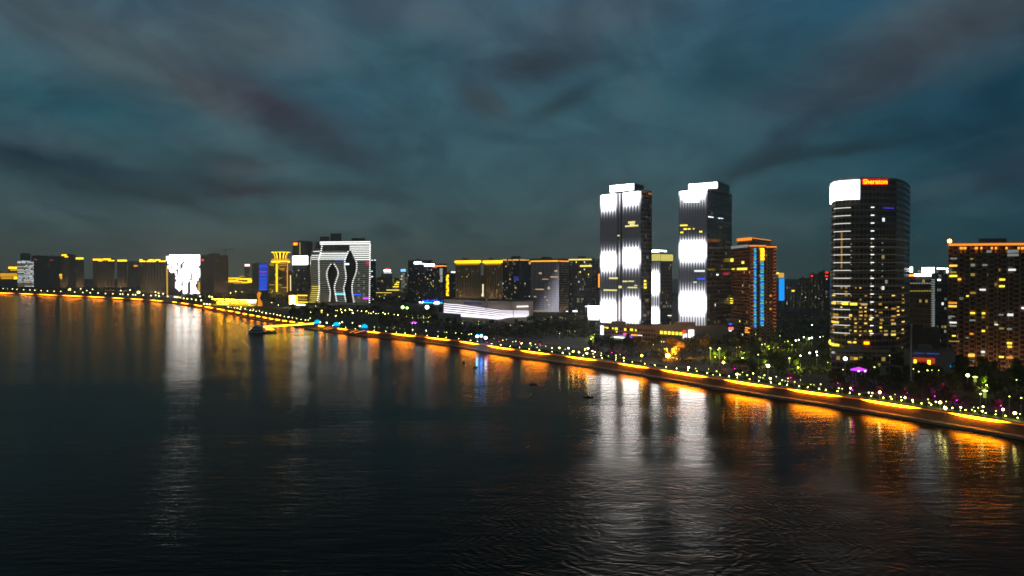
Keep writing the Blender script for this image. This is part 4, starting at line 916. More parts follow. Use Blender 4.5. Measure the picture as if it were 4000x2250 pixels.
for r_ in [(3250, 3266, 1181, 1191), (3270, 3281, 1181, 1190), (3290, 3314, 1181, 1192), (3321, 3349, 1183, 1193), (3365, 3388, 1185, 1193), (3256, 3276, 1227, 1236), (3250, 3278, 1243, 1248), (3250, 3278, 1257, 1266), (3318, 3329, 1228, 1237), (3355, 3370, 1215, 1222), (3378, 3388, 1228, 1237), (3397, 3407, 1230, 1237), (3433, 3444, 1185, 1192), (3435, 3448, 1218, 1224), (3439, 3452, 1248, 1255), (3437, 3446, 1261, 1266), (3437, 3446, 1276, 1283), (3483, 3500, 1203, 1211), (3483, 3500, 1233, 1239), (3481, 3494, 1248, 1255), (3483, 3500, 1262, 1270), (3483, 3500, 1292, 1299), (3483, 3500, 1305, 1313), (3455, 3468, 1290, 1297), (3455, 3468, 1304, 1312), (3337, 3347, 1243, 1251), (3318, 3326, 1244, 1250), (3338, 3348, 1275, 1281), (3338, 3348, 1290, 1297), (3318, 3328, 1288, 1295), (3376, 3387, 1290, 1297), (3396, 3408, 1290, 1297), (3396, 3408, 1245, 1251), (3313, 3327, 1334, 1341), (3335, 3347, 1334, 1341), (3313, 3327, 1350, 1355), (3377, 3388, 1260, 1266), (3434, 3443, 1156, 1165), (3422, 3432, 1230, 1235), (3356, 3366, 1244, 1249)]:
    pwrap('window', r_[0], r_[1], r_[2], r_[3], rr.choice([E_warm, E_amb, E_dimy, E_v1, E_yel]), .2)
rw3 = random.Random(88)
for i in range(58):
    xx = rw3.choice([3252, 3268, 3284, 3300, 3322, 3340, 3358, 3378, 3398, 3418, 3438, 3458, 3484, 3505, 3524]); yy = 1122 + rw3.randrange(15) * 15.4
    pwrap('window', xx, xx + rw3.uniform(5, 12), yy, yy + 5, rw3.choice([E_dimy, E_amb, E_amb, E_warm]), .15)
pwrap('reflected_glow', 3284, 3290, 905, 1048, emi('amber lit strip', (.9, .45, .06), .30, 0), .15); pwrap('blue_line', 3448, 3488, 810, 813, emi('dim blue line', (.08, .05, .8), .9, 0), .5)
pwrap('red_lamp', 3377, 3395, 1335, 1345, E_redy, .8); pwrap('entrance_light', 3243, 3280, 1347, 1356, E_yel, .8)
sf = b.F[4]; sf = Face(b.c[4], b.c[5], b.cen)
u0, z0, u1, z1 = sf.prect(3370, 699, 3464, 719)
mb = MB(); sf.mbox(mb, u0 - .6, z0 - .4, u1 + .6, z1 + .2, emi('red sign field', (.75, .008, .012), .8), .35); mb.build('sign_board', b.root)
cu = bpy.data.curves.new('lettering', 'FONT'); cu.body = 'Sheraton'; cu.size = 1; cu.extrude = .06; cu.offset = .02; cu.space_character = 1.0
tmp = bpy.data.objects.new('tmp_text', cu); COL.objects.link(tmp)
dg = bpy.context.evaluated_depsgraph_get(); me = bpy.data.meshes.new_from_object(tmp.evaluated_get(dg)); bpy.data.objects.remove(tmp)
xs = [v.co.x for v in me.vertices]; ys = [v.co.y for v in me.vertices]; sx = (u1 - u0) / (max(xs) - min(xs)); sy = (z1 - z0) * .92 / (max(ys) - min(ys))
for v in me.vertices:
    p = sf.pt(u0 + (v.co.x - min(xs)) * sx, z0 + (v.co.y - min(ys)) * sy, .62 + v.co.z); v.co = p - V(b.root.location)
me.materials.clear(); me.materials.append(E_redy); o = bpy.data.objects.new('sign_lettering', me); COL.objects.link(o); o.parent = b.root
b.windows(5, 4, 'dim', 50, .1, .9); b.done()
# ---- right group
b = Bld('roof_sign_office', 'office block with glaring white roof signs between the rounded tower and the brown slab', [(3555, 560), (3641, 545), (3662, 560)], (3641, 1075, 1), f_dark, 30)
b.pwin(0, [(3556, 1073, 3572, 1079)], E_redy, 'red_sign', 2.0)
b.pwin(0, [(3574, 1069.5, 3637, 1079.5)], E_white, 'roof_sign', 1.0)
for r_ in [(3551, 1043, 3561, 1063), (3598, 1045, 3646, 1053), (3598, 1057, 3646, 1066)]:
    f = b.F[0]; u0, z0, u1, z1 = f.prect(*r_); mb = MB(); f.mbox(mb, u0, z0, u1, z1, E_white, -1.0, -1.5); f.mbox(mb, u0 + .2, b.zt, u0 + .6, z0, M_dark, -1.1, -1.4); f.mbox(mb, u1 - .6, b.zt, u1 - .2, z0, M_dark, -1.1, -1.4); mb.build('roof_sign', b.root)
for k_, y in ((E_dimc, 1104), (E_dimy, 1134)):
    for i in range(8): b.add('window', 0, (3556 + i * 10.5, y, 3563 + i * 10.5, y + 5), k_, .2)
mb = MB(); f = b.F[0]; y = 1090
while y < 1290: f.mbox(mb, *f.prect(3641 - 3, y, 3641 - 0, y + 4), E_dimc, .3); y += 9
f = b.F[1]; y = 1090
while y < 1290: f.mbox(mb, *f.prect(3642, y, 3650, y + 5), E_dimc if y % 3 else E_cool, .3); y += 9
mb.build('corner_light_string', b.root); b.windows(0, 8, 'dim', 70); b.done()
b = Bld('slim_office', 'dark slab with a thin white broken roof line touching the brown slab', [(3656, 600), (3706, 600)], (3656, 1048), f_dark, 25, parapet=False)
b.pwin(0, [(3660, 1046, 3672, 1052), (3675, 1047, 3690, 1052), (3694, 1047, 3705, 1052), (3697, 1055, 3705, 1066), (3660, 1091, 3672, 1096)], E_white, 'roof_line', .8); b.windows(0, 16, 'dim', 71); b.done()
b = Bld('brown_apartment_slab', 'broad brown apartment slab with an orange roof line filling the right edge', [(3703, 452), (4140, 438)], (3703, 956), f_resb, 30)
b.bays(0, 9, 1.6, .45)
b.pwin(0, [(3706, 952.5, 4136, 956.5)], emi('orange roof line', (1, .28, .03), 1.2), 'roof_line', 2.2)
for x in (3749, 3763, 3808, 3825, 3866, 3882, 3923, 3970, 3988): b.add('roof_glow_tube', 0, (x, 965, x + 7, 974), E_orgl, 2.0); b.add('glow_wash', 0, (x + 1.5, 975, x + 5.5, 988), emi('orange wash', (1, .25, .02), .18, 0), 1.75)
for r_, m_ in [((3708, 1034, 3735, 1042), E_warm), ((3709, 1060, 3732, 1067), E_dimy), ((3709, 1074, 3735, 1082), E_yel), ((3738, 1087, 3750, 1095), E_warm), ((3705, 1179, 3734, 1187), E_org), ((3705, 1192, 3733, 1200), E_warm), ((3712, 1007, 3734, 1013), E_dimc), ((3710, 1233, 3726, 1238), E_dimc), ((3709, 1256, 3733, 1263), E_cool), ((3710, 1269, 3732, 1275), E_dimc), ((3715, 1308, 3729, 1314), E_yel), ((3706, 1330, 3745, 1335), E_dimy),
               ((3935, 976, 3974, 987), E_dimc), ((3935, 991, 3974, 1001), E_dimc), ((3939, 1050, 3963, 1058), E_cool), ((3904, 1088, 3921, 1096), E_yel), ((3903, 1114, 3920, 1122), E_yel), ((3854, 978, 3868, 987), E_dimc), ((3834, 1032, 3852, 1039), E_dimc), ((3822, 1128, 3846, 1135), E_cool), ((3790, 1140, 3806, 1148), E_dimy), ((3770, 1153, 3780, 1159), E_yel), ((3790, 1219, 3804, 1226), E_yel), ((3786, 1248, 3806, 1254), E_dimc), ((3831, 1220, 3844, 1227), E_yel), ((3830, 1236, 3842, 1243), E_dimy), ((3901, 1226, 3915, 1232), E_dimc), ((3935, 1225, 3953, 1234), E_cool), ((3990, 1200, 4000, 1207), E_whitem), ((3903, 1279, 3917, 1286), E_dimy), ((3934, 1281, 3948, 1288), E_dimc), ((3831, 1289, 3843, 1296), E_yel), ((3788, 1300, 3798, 1307), E_org), ((3933, 1336, 3948, 1344), E_yel), ((3935, 1350, 3948, 1358), E_warm), ((3828, 1370, 3843, 1378), E_cool), ((3830, 1384, 3842, 1390), E_dimy), ((3902, 1390, 3916, 1397), E_yel), ((3931, 1392, 3952, 1400), E_org), ((3778, 1381, 3803, 1393), E_warm), ((3784, 1406, 3801, 1413), E_dimc), ((3768, 1316, 3780, 1321), E_dimc), ((3786, 1009, 3797, 1014), E_dimy), ((3885, 1265, 3894, 1270), E_cool)]:
    b.add('window', 0, r_, m_, 1.75)
b.windows(0, 16, 'dim', 72)
wash(b, 0, (1, .50, .22), 2600, 12)
sphc = P(3709, 956, 448); sph('corner_lamp', (sphc.x, sphc.y, b.zt + 2.2), 1.25, emi('corner lamp glare', (1, .5, .06), 14), b.root)
b.done()
# ---- low buildings at the foot of the right group
b = Bld('lantern_pavilion', 'low flat pavilion with an orange lit front and two yellow lanterns below the brown slab', [(3535, 430), (3735, 420)], (3535, 1375), f_grey, 18)
b.pwin(0, [(3566, 1396, 3652, 1421)], emi('dim orange shopfront', (.9, .10, .025), .45), 'shopfront', .3); b.pwin(0, [(3569, 1404, 3579, 1418), (3622, 1406, 3634, 1424)], emi('lantern yellow', (1, .6, .03), 2.5), 'lantern', 1.0); b.pwin(0, [(3570, 1378, 3610, 1382), (3620, 1379, 3668, 1384)], emi('dim blue roof light', (.05, .12, .7), .5, 0), 'roof_light', .5); b.pwin(0, [(3712, 1428, 3727, 1435)], emi('blue lamp', (.05, .5, 1), 1.6), 'blue_lamp', .6)
b.pwin(0, [(3560, 1432, 3660, 1438)], E_goldd and emi('dim amber base', (.8, .4, .06), .3, 0), 'base_light', .6); b.done()
b = Bld('grey_hall', 'blank grey hall behind the lantern pavilion under the roof sign office', [(3540, 500), (3675, 490)], (3540, 1290), f_grey, 30); b.done()
b = Bld('grey_shed', 'small pale shed left of the lantern pavilion', [(3440, 425), (3540, 415)], (3440, 1428), f_grey, 10, parapet=False); b.done()
b = Bld('hotel_podium', 'low podium with amber lit entrance at the foot of the rounded tower', [(3250, 436), (3480, 428)], (3250, 1372), f_round, 8)
b.pwin(0, [(3335, 1395, 3350, 1406), (3385, 1397, 3398, 1412)], E_goldd, 'lit_entrance', .3); b.windows(0, 5, 'warm', 76); b.done()
t = thing('flagpole_mast', (*XY(3562, 400), ZL), 'tall thin pale mast standing in front of the rounded tower', 'mast')
zt = P(3562, 1271, 400).z; x, y = XY(3562, 400); mb = MB(); mb.cyl((x, y, ZL - .3), (x, y, zt), .42, .26, M_steelw, 8); mb.build('pole', t)
mb = MB(); mb.cyl((x, y, zt), (x, y, zt + .5), .7, .7, M_steelw, 8); mb.build('cap', t)
mb = MB(); mb.box((x - 1, y - 1, ZL - .2), (2, 0, 0), (0, 2, 0), (0, 0, .8), M_conc); mb.build('base', t)
# ---------------------------------------------------------------- lamps
def pts_of(s, x0, y0, txt): return [(x0 + a / s, y0 + b_ / s) for a, b_ in txt]
PROM = pts_of(3.623, 2650, 1250, [(245,685),(145,672),(427,693),(540,725),(490,775),(830,768),(870,772),(908,742),(975,780),(1058,757),(1135,802),(1160,812),(1197,818),(1300,825),(1217,782),(1385,802),(1470,850),(1510,862),(1550,868),(1552,825),(1645,875),(1727,848),(1875,912),(1918,918),(2013,910),(2270,965),(2318,972),(2435,963)])
PROM += pts_of(3.623, 3300, 1350, [(340,665),(390,670),(495,660),(645,723),(712,690),(795,728),(852,735),(957,770),(1178,760),(1195,808),(1290,795),(1350,803),(1435,790),(1423,885),(1640,875),(1635,915),(1825,872),(1887,880),(1957,865),(1800,908),(1945,927),(2140,925),(2238,903),(2407,955),(2478,967)])
PROM += pts_of(3.623, 2050, 1200, [(78,512),(92,540),(150,525),(173,568),(226,540),(297,552),(387,575),(490,575),(572,605),(620,580),(685,625),(767,635),(853,598),(895,582),(878,652),(957,618),(990,635),(967,660),(1083,650),(1080,682),(1182,690),(1290,680),(1292,708),(1350,670),(1400,715),(1640,762)])
PROM += pts_of(3.68, 1400, 1200, [(230,285),(293,290),(413,297),(520,287),(500,307),(597,308),(662,318),(780,325),(975,335),(1145,350),(1235,358),(1268,360),(1400,370),(1483,377),(1590,390),(1625,382),(1950,450),(2075,475),(2130,465),(2218,497),(2263,490),(2345,520),(2470,520),(2487,550)])
MID = pts_of(4.293, 850, 1120, [(180,340),(230,347),(285,352),(335,362),(382,378),(390,343),(460,368),(492,390),(550,395),(590,402),(605,378),(645,413),(700,410),(750,432),(815,443),(880,452),(940,458),(1000,470),(1050,482),(1118,497),(1190,508),(1255,520),(1327,532),(1400,545),(1473,557),(1520,560),(1555,570),(1720,598),(1830,605),(2045,615),(2090,640),(2263,652),(2385,660)])
LEFT = pts_of(3.68, 0, 900, [(45,835),(112,838),(180,842),(245,847),(340,852),(430,857),(500,860),(592,865),(683,870),(778,874),(875,877),(1073,886),(1160,840),(1190,892),(1247,865),(1297,897),(1330,847),(1410,900),(1517,907),(1622,911),(1735,865),(1728,916),(1763,917),(1840,922),(1910,923),(1948,926),(1870,858),(2060,930),(2170,937),(2235,885),(2237,933),(2285,942),(2280,905),(2345,911),(2410,948),(2510,955),(2540,962)])
LEFT += pts_of(4.14, 600, 900, [(350,1075),(390,1080),(430,1085),(485,1098),(545,1105),(612,1112),(683,1122),(770,1130),(820,1188),(862,1193),(907,1198),(752,1067),(902,1069),(943,1077)])
PARKR = pts_of(3.623, 2650, 1250, [(1225,340),(1183,347),(1350,395),(1410,388),(870,382),(825,390),(885,450),(930,462),(1130,490),(1505,308),(1550,300),(1608,352),(1660,290),(1703,280),(1773,243),(1852,260),(1888,252),(2005,240),(2047,232),(1250,185),(1300,180),(1375,172),(1450,160),(1095,200),(1435,225),(1535,47),(1890,68),(1858,467),(1955,452),(1962,500),(1728,505),(2115,600),(2190,703),(2330,703),(600,410),(560,420),(463,412),(1567,543)])
PARKR += pts_of(3.623, 3300, 1350, [(420,305),(635,140),(970,330),(1047,368),(1170,350),(1232,347),(1330,350),(850,30),(1043,40),(1147,38),(1322,52),(880,75),(1838,440),(2000,645),(1922,685),(2330,720),(2497,740),(2430,485)])
PARKM = pts_of(3.623, 2050, 1200, [(490,373),(607,337),(638,337),(710,340),(945,435),(985,382),(1820,528),(1935,488),(1968,490),(75,120),(268,153),(375,140),(500,145),(530,152),(575,160),(705,165),(770,152),(720,103),(290,170)])
PARKM += pts_of(3.68, 1400, 1200, [(1322,210),(1495,232),(1807,215),(1725,240),(1887,280),(2185,258),(2350,265),(1505,195),(1728,205),(690,132),(773,115),(855,123),(935,130),(1030,132),(780,152),(860,153),(900,153),(937,152),(973,150),(1008,150),(940,215),(1000,210)])
PARKL = pts_of(4.293, 850, 1120, [(1745,400),(1975,400),(2010,398),(2065,383),(2080,430),(2140,395),(2215,382),(2250,395),(2345,400),(2415,408),(2495,412),(2530,440),(2265,440),(1848,470),(1980,490),(215,105),(305,80),(412,85),(905,267),(1020,308),(1645,320),(1750,430),(1560,430)])
PARKL += pts_of(3.68, 1400, 1200, [(45,55),(115,60),(180,87),(215,65),(250,93),(287,93),(355,75),(385,97),(430,90),(515,105),(570,110)])
prot = []                                   # lamps and signs that stay in view: trees keep clear
def lamp_proto(kind):
    r = thing('street_lamp', (0, 0, 0), '', 'street lamp')
    hgt = 4.6; mb = MB()
    mb.cyl((0, 0, -.3), (0, 0, .5), .16, .14, M_steelw, 6); mb.cyl((0, 0, .5), (0, 0, hgt - .4), .09, .06, M_steelw, 6); mb.build('pole', r)
    rad = {'globe': .62, 'small': .42, 'white': .6, 'far': 1.7}[kind]; m_ = {'globe': E_lamp, 'small': E_lampd, 'white': E_lampw, 'far': emi('far lamp light', (1, .88, .35), 5)}[kind]
    mb = MB(); mb.lathe((0, 0, hgt), [(max(.01, rad * math.sin(t)), -rad * .85 * math.cos(t)) for t in [math.pi * i / 5 for i in range(6)]], m_, 8); mb.build('lamp_globe', r)
    mb = MB(); mb.cyl((0, 0, hgt + rad * .86), (0, 0, hgt + rad * .86 + .12), rad * .5, rad * .2, M_dark, 6); mb.build('lamp_cap', r)
    return r
LP = {}
def lamp(kind, base, hgt, label, group):
    if kind not in LP:
        r = LP[kind] = lamp_proto(kind); r.location = base; r['label'] = label; r['group'] = group
    else: r = copy_tree(LP[kind], base, label, 0, 1, group)
    if abs(hgt - 4.6) > .2:
        for ch in list(r.children):
            if ch.name.startswith('pole'): ch.scale = (1, 1, hgt / 4.6)
            else: ch.location = (0, 0, hgt - 4.6)
    if kind != 'far':
        g_s = rl.choice([.45, .55, .7, .85, 1.0])
        for ch in r.children:
            if not ch.name.startswith('pole'): ch.scale = (g_s,) * 3; ch.location = (0, 0, ch.location.z + 4.6 * (1 - g_s))
    return r
def zone(px, k):
    if k == 'L': return 'warm street lamp on the far left bank ' + ('below the striped white block' if px < 230 else 'below the yellow crowned apartment towers' if px < 640 else 'below the picture screen tower')
    if k == 'M': return 'white globe lamp on the curved promenade ' + ('in front of the yellow terminal' if px < 1030 else 'between the terminal and the domes' if px < 1220 else 'among the cyan domes')
    if k == 'P': return 'cream globe lamp on the promenade edge ' + ('below the swept gallery' if px < 2100 else 'below the left bright tower' if px < 2500 else 'below the orange floodlit trees' if px < 2760 else 'between floodlit trees and the rounded tower' if px < 3300 else 'below the lantern pavilion and brown slab')
    if k == 'R': return 'street lamp among dark trees ' + ('right of the orange floodlight' if px < 2900 else 'in front of the blue beaded tower and dim towers' if px < 3240 else 'around the foot of the rounded tower and lantern pavilion')
    if k == 'C': return 'small lamp in the dark park ' + ('left of the gallery' if px < 1720 else 'in front of the gallery and striped block' if px < 2290 else 'in front of the left bright tower podium')
    return 'small garden lamp ' + ('behind the yellow terminal' if px < 1150 else 'at the foot of the leaf void block')
rl = random.Random(12)
for k, L_ in (('L', LEFT), ('M', MID), ('P', PROM), ('R', PARKR), ('C', PARKM), ('B', PARKL)):
    grp = {'L': 'lamps along the far left bank', 'M': 'globe lamps along the curved promenade', 'P': 'globe lamps along the near promenade', 'R': 'street lamps in the right park', 'C': 'lamps in the middle park', 'B': 'garden lamps behind the curved promenade'}[k]
    for px, py in L_:
        if k in 'LMP':
            ys = shoreY(px); z = HC + (P(px, py, ys + (16 if k != 'P' else 13)).z - HC); z = max(8.2, min(22, z)); p = G(px, py, z)
            if k == 'L' and p.y > ys + 200: p = P(px, py, ys + 60)
        else:
            z = 10.5 if k != 'R' else 13.0; p = G(px, py, z)
            if k == 'B' and px < 1150: p = P(px, py, 1700)
            if k == 'B' and p.y > 1440: p = P(px, py, 1440)
            if k == 'C' and p.y > 880: p = P(px, py, 880)
            if px > 3500 and py < 1430: p = P(px, py, 470 if px < 3530 or py < 1375 else 402)
            if 3230 < px < 3500 and py > 1380: p = P(px, py, 405)
        kind = {'L': 'far', 'M': 'globe', 'P': 'globe' if rl.random() < .4 else 'small', 'R': 'small', 'C': 'small', 'B': 'globe'}[k]
        if k == 'R' and 3100 < px < 3210: kind = 'white'
        if k == 'M': kind = 'globe'
        prot.append((px, py, p.y, 7))
        lamp(kind, (p.x, p.y, ZL), max(2.5, p.z - ZL), zone(px, k), grp)
# bigger glaring lamps
def flood(px, py, Y, rad, mat, label, cat='floodlight', name='floodlight', hood=True):
    p = P(px, py, Y); t = thing(name, (p.x, p.y, ZL), label, cat); mb = MB(); mb.cyl((p.x, p.y, ZL - .3), (p.x, p.y, p.z - rad * .9), .18, .12, M_steelw, 6); mb.build('pole', t)
    sph('lamp_head', (p.x, p.y, p.z), rad, mat, t, .9)
    prot.append((px, py, p.y, rad * 2700 / Y + 12)); return t
E_sod = emi('sodium flood', (1, .34, .02), 45)
flood(2609, 1389, 505, 1.75, E_sod, 'huge orange floodlight glaring in front of the shopping podium')
fl_ = [o for o in sc.objects if o.name.startswith('floodlight')][0]
ld = bpy.data.lights.new('flood_beam', 'SPOT'); ld.energy = 210000; ld.color = (1, .34, .03); ld.spot_size = math.radians(120); ld.spot_blend = .6; ld.shadow_soft_size = .8
lo = bpy.data.objects.new('flood_beam', ld); COL.objects.link(lo); lo.parent = fl_; pz_ = P(2609, 1389, 505); lo.location = (.5, 2.0, pz_.z - ZL + 6.0)
lo.rotation_euler = V((.75, 1, -.30)).to_track_quat('-Z', 'Y').to_euler()
flood(2507, 1389, 480, .8, emi('yellow flood', (1, .72, .08), 14), 'yellow lamp in a bush left of the orange floodlight')
flood(3780, 1466, 372, .9, emi('yellow flood b', (1, .68, .08), 14), 'yellow glowing lamp below the brown slab')
flood(3000, 1429, 412, .95, E_lampw, 'broad white lamp low in the park right of the floodlit trees')
flood(3302, 1401, 418, 1.1, E_lampw, 'white lamp glaring over yellow lit bushes at the foot of the rounded tower')
flood(271, 1131, 2750, 6.0, emi('far yellow flood', (1, .95, .3), 4), 'large pale yellow lamp glowing below the first yellow crowned tower')
flood(541, 1142, 2250, 5.0, emi('far yellow flood', (1, .95, .3), 4), 'large pale yellow lamp left of the picture screen tower')
flood(1668, 1200, 1000, 3.0, emi('pale green flood', (.9, 1, .75), 6), 'pale glaring lamp under the blue lit office base')
flood(1573, 1200, 1020, 2.6, emi('green flood', (.6, 1, .25), 4), 'green glaring lamp left of the blue lit office base')
flood(1590, 1203, 1020, 2.0, emi('green flood', (.6, 1, .25), 4), 'second green glaring lamp just right of the first green one')
for i, (px, py) in enumerate([(1864, 1314), (1880, 1312), (1897, 1319)]):
    flood(px, py, shoreY(px) + 13, 1.3, [emi('azure flood', (.10, .45, 1), 45), emi('blue flood', (.06, .22, 1), 40), emi('bluish white flood', (.75, .85, 1), 22)][i], ['left', 'middle', 'right'][i] + ' of three white lamps clustered below the gallery')
flood(2826, 1416, 455, .8, E_sod, 'small orange lamp right of the two tall park lamps')
# tall illuminated posts
for px, py, y2, Y, lb in ((2775, 1362, 1402, 470, 'left tall pale lamp post right of the floodlit trees'), (2810, 1363, 1402, 470, 'right tall pale lamp post right of the floodlit trees'), (2316, 1320, 1338, 560, 'tall green lit lamp post left of the upright white sign'), (3847, 1530, 1571, 345, 'bright green glowing post under twin white lamps near the right edge'), (3809, 1476, 1492, 380, 'short green glowing post below the brown slab'), (3084, 1402, 1418, 430, 'green glowing lamp post in the middle of the right park')):
    a = P(px, py, Y); b_ = P(px, y2, Y); t = thing('light_post', (a.x, a.y, ZL), lb, 'lamp post')
    w_ = .35 if Y > 400 else .75
    mb = MB(); mb.cyl((a.x, a.y, ZL - .2), (a.x, a.y, b_.z), .15, .15, M_steelw, 6); mb.build('pole', t)
    mb = MB(); mb.cyl((a.x, a.y, b_.z), (a.x, a.y, a.z), w_, w_, emi('post glow', (.75, .95, .12), .8 if Y < 400 else .45), 6); mb.build('light_tube', t)
    mb = MB(); mb.lathe((a.x, a.y, a.z + .5), [(.05, -.5), (w_ * 1.8, 0), (.05, .4)], E_lampd, 8); mb.build('lamp_head', t); prot.append((px, (py + y2) / 2, a.y, 22))
# ---------------------------------------------------------------- cyan domes
for px, py, lb in ((1240, 1263, 'leftmost glowing cyan dome tent on the promenade'), (1314, 1272, 'middle of three glowing cyan dome tents on the promenade'), (1423, 1280, 'rightmost glowing cyan dome tent on the promenade')):
    p = G(px, py, ZL); p = P(px, py, shoreY(px) + 22); r = 14.0 * p.y / 2700; z = ZL + max(0, p.z - ZL)
    t = thing('dome_tent', (p.x, p.y, ZL), lb, 'dome tent', 'cyan dome tents'); mb = MB(); mb.lathe((p.x, p.y, z), [(r * math.cos(a), r * 1.02 * math.sin(a)) for a in [math.pi / 2 * i / 7 for i in range(7)]] + [(.01, r * 1.02)], E_cyand, 18); mb.build('dome', t)
    mb = MB(); mb.lathe((p.x, p.y, ZL), [(r * 1.02, -.1), (r * 1.06, max(.5, z - ZL)), (r * .9, max(.55, z - ZL + .05))], emi('dark blue skirt', (.01, .06, .5), .5, 0), 18); mb.build('base_ring', t)
    mb = MB()
    for k in range(6):
        a0 = math.pi * k / 6
        for i in range(12):
            th0, th1 = math.pi * i / 12, math.pi * (i + 1) / 12; rr_ = r * 1.012
            A_ = V((p.x + rr_ * math.cos(th0) * math.cos(a0), p.y + rr_ * math.cos(th0) * math.sin(a0), z + rr_ * 1.02 * math.sin(th0))); B_ = V((p.x + rr_ * math.cos(th1) * math.cos(a0), p.y + rr_ * math.cos(th1) * math.sin(a0), z + rr_ * 1.02 * math.sin(th1)))
            mb.cyl(A_, B_, .07, .07, M_dark, 4, False)
    mb.build('ribs', t); prot.append((px, py - 8, p.y, 18))
# purple pavilion, magenta pagoda
for px, py, Y, w_, lb, em in ((3354, 1443, 402, 4.6, 'low purple glowing canopy at the foot of the rounded tower', E_purp), (1617, 1260, 830, 4.0, 'small purple peaked canopy among yellow lights left of the gallery', E_purp)):
    p = P(px, py, Y); t = thing('lit_canopy', (p.x, p.y, ZL), lb, 'canopy'); mb = MB(); mb.lathe((p.x, p.y, p.z), [(w_, -.5), (w_ * 1.03, 0), (w_ * .5, .7), (.05, 1.5)], em, 14, 1, .7); mb.build('roof', t)
    for k in range(4):
        a = math.pi / 4 + k * math.pi / 2; mb = MB(); mb.cyl((p.x + w_ * .8 * math.cos(a), p.y + w_ * .55 * math.sin(a), ZL - .2), (p.x + w_ * .8 * math.cos(a), p.y + w_ * .55 * math.sin(a), p.z - .3), .14, .14, M_steelw, 5); mb.build('post', t)
    mb = MB()
    for k in (-.45, .35): mb.box((p.x + w_ * k, p.y - w_ * .75, p.z - 1.0), (w_ * .22, 0, 0), (0, .3, 0), (0, 0, .9), emi('pink lantern', (1, .5, 1), 3))
    mb.build('lanterns', t); prot.append((px, py, p.y, 26))
# ---------------------------------------------------------------- boats
def hull(mb, L, W, H, m, cy=0, z0=-.3, bow=.35):
    st = [(-.5, .55, 0), (-.42, .85, 0), (-.2, 1, 0), (.15, 1, 0), (.35, .7, .12), (.5, .08, bow)]
    rows = [[V((x * L, s_ * w__ * W / 2 + cy, (H * (1 + r_) if top else z0))) for s_, top in ((-1, 1), (-.6, 0), (.6, 0), (1, 1))] for x, w__, r_ in st]
    for a, c_ in zip(rows, rows[1:]):
        for i in range(3): mb.face([a[i], a[i + 1], c_[i + 1], c_[i]], m)
        mb.face([a[3], a[0], c_[0], c_[3]], m)
    mb.face(rows[0][::-1], m); mb.face(rows[-1], m)
M_boat = plain('dark boat timber', (.02, .016, .014), .7); M_bw = plain('white boat paint', (.75, .75, .72), .5, 0, .15)
for px, py, wd, rz, lb in ((1811, 1417, 12, -.5, 'smallest dark open boat, nearest the blue light reflection\'s left side'), (1857, 1436, 18, -.35, 'small dark open boat on the edge of the blue light reflection'), (2083, 1502, 30, -.25, 'dark open boat left of the reflections of the bright towers'), (2297, 1551, 38, -.2, 'longest dark open boat beside the pale tower reflection'), (757, 1238, 8, 0, 'tiny dark boat inside the white screen reflection'), (643, 1278, 7, 0, 'tiny dark boat left of the white screen reflection')):
    p = G(px, py, 0); L = wd * p.y / 2700 * 1.05; t = thing('open_boat', (p.x, p.y, 0), lb, 'boat', None, rz)
    mb = MB(); hull(mb, L, L * .2 + .3, .5, M_boat, 0, -.15, .9); mb.build('hull', t, (0, 0, 0))
    mb = MB(); mb.box((-L * .1, -L * .08, .45), (L * .22, 0, 0), (0, L * .16, 0), (0, 0, .5), M_boat); mb.build('thwart_cover', t, (0, 0, 0))
    mb = MB(); mb.box((-L * .42, -.15, .45), (.35, 0, 0), (0, .3, 0), (0, 0, .55), M_dark); mb.build('outboard_motor', t, (0, 0, 0))
p = G(1002, 1300, 0); L = 19.0
t = thing('ferry_boat', (p.x, p.y, 0), 'grey white double deck ferry moored at the end of the yellow gangway', 'ferry', None, math.pi)
mb = MB(); hull(mb, L, 6.5, 2.0, M_bw, 0, -.4, .25); mb.build('hull', t, (0, 0, 0))
for i, (x0, x1, z0, z1, w_) in enumerate(((-8.6, 6.2, 2.05, 4.4, 5.6), (-8.2, 4.6, 4.75, 6.9, 5.0), (-3.5, 2.2, 7.2, 8.6, 3.4))):
    mb = MB(); mb.box((x0, -w_ / 2, z0), (x1 - x0, 0, 0), (0, w_, 0), (0, 0, z1 - z0), M_bw); c_ = mb.build('wheelhouse' if i == 2 else 'cabin_deck', t, (0, 0, 0))
    mb = MB(); mb.box((x0 + .4, -w_ / 2 - .06, z0 + .7), (x1 - x0 - .8, 0, 0), (0, w_ + .12, 0), (0, 0, .95), plain('cabin glass', (.02, .02, .025), .1)); mb.build('window_band', c_, (0, 0, 0))
    mb = MB(); mb.box((x0 - .5, -w_ / 2 - .35, z1 + .01), (x1 - x0 + 1.0, 0, 0), (0, w_ + .7, 0), (0, 0, .3), M_bw); mb.build('deck_roof', t, (0, 0, 0))
p2 = G(1053, 1300, 0); t = thing('pontoon', (p2.x, p2.y, 0), 'floating pontoon with yellow lit canopy edges beside the ferry', 'pontoon')
mb = MB(); mb.box((p2.x - 7, p2.y - 3, -.3), (14, 0, 0), (0, 7, 0), (0, 0, 1.3), plain('rusty pontoon', (.16, .05, .03), .8)); mb.build('float', t)
mb = MB(); mb.box((p2.x - 6, p2.y - 2.5, 3.9), (12.5, 0, 0), (0, 6, 0), (0, 0, .25), M_conc); mb.build('canopy', t)
for dy_, zz, xx in ((-2.6, 3.75, -2.5), (3.6, 4.2, -6)):
    mb = MB(); mb.box((p2.x + xx, p2.y + dy_, zz), (9, 0, 0), (0, .2, 0), (0, 0, .55), emi('yellow gangway light', (1, .72, .03), 6)); mb.build('light_strip', t)
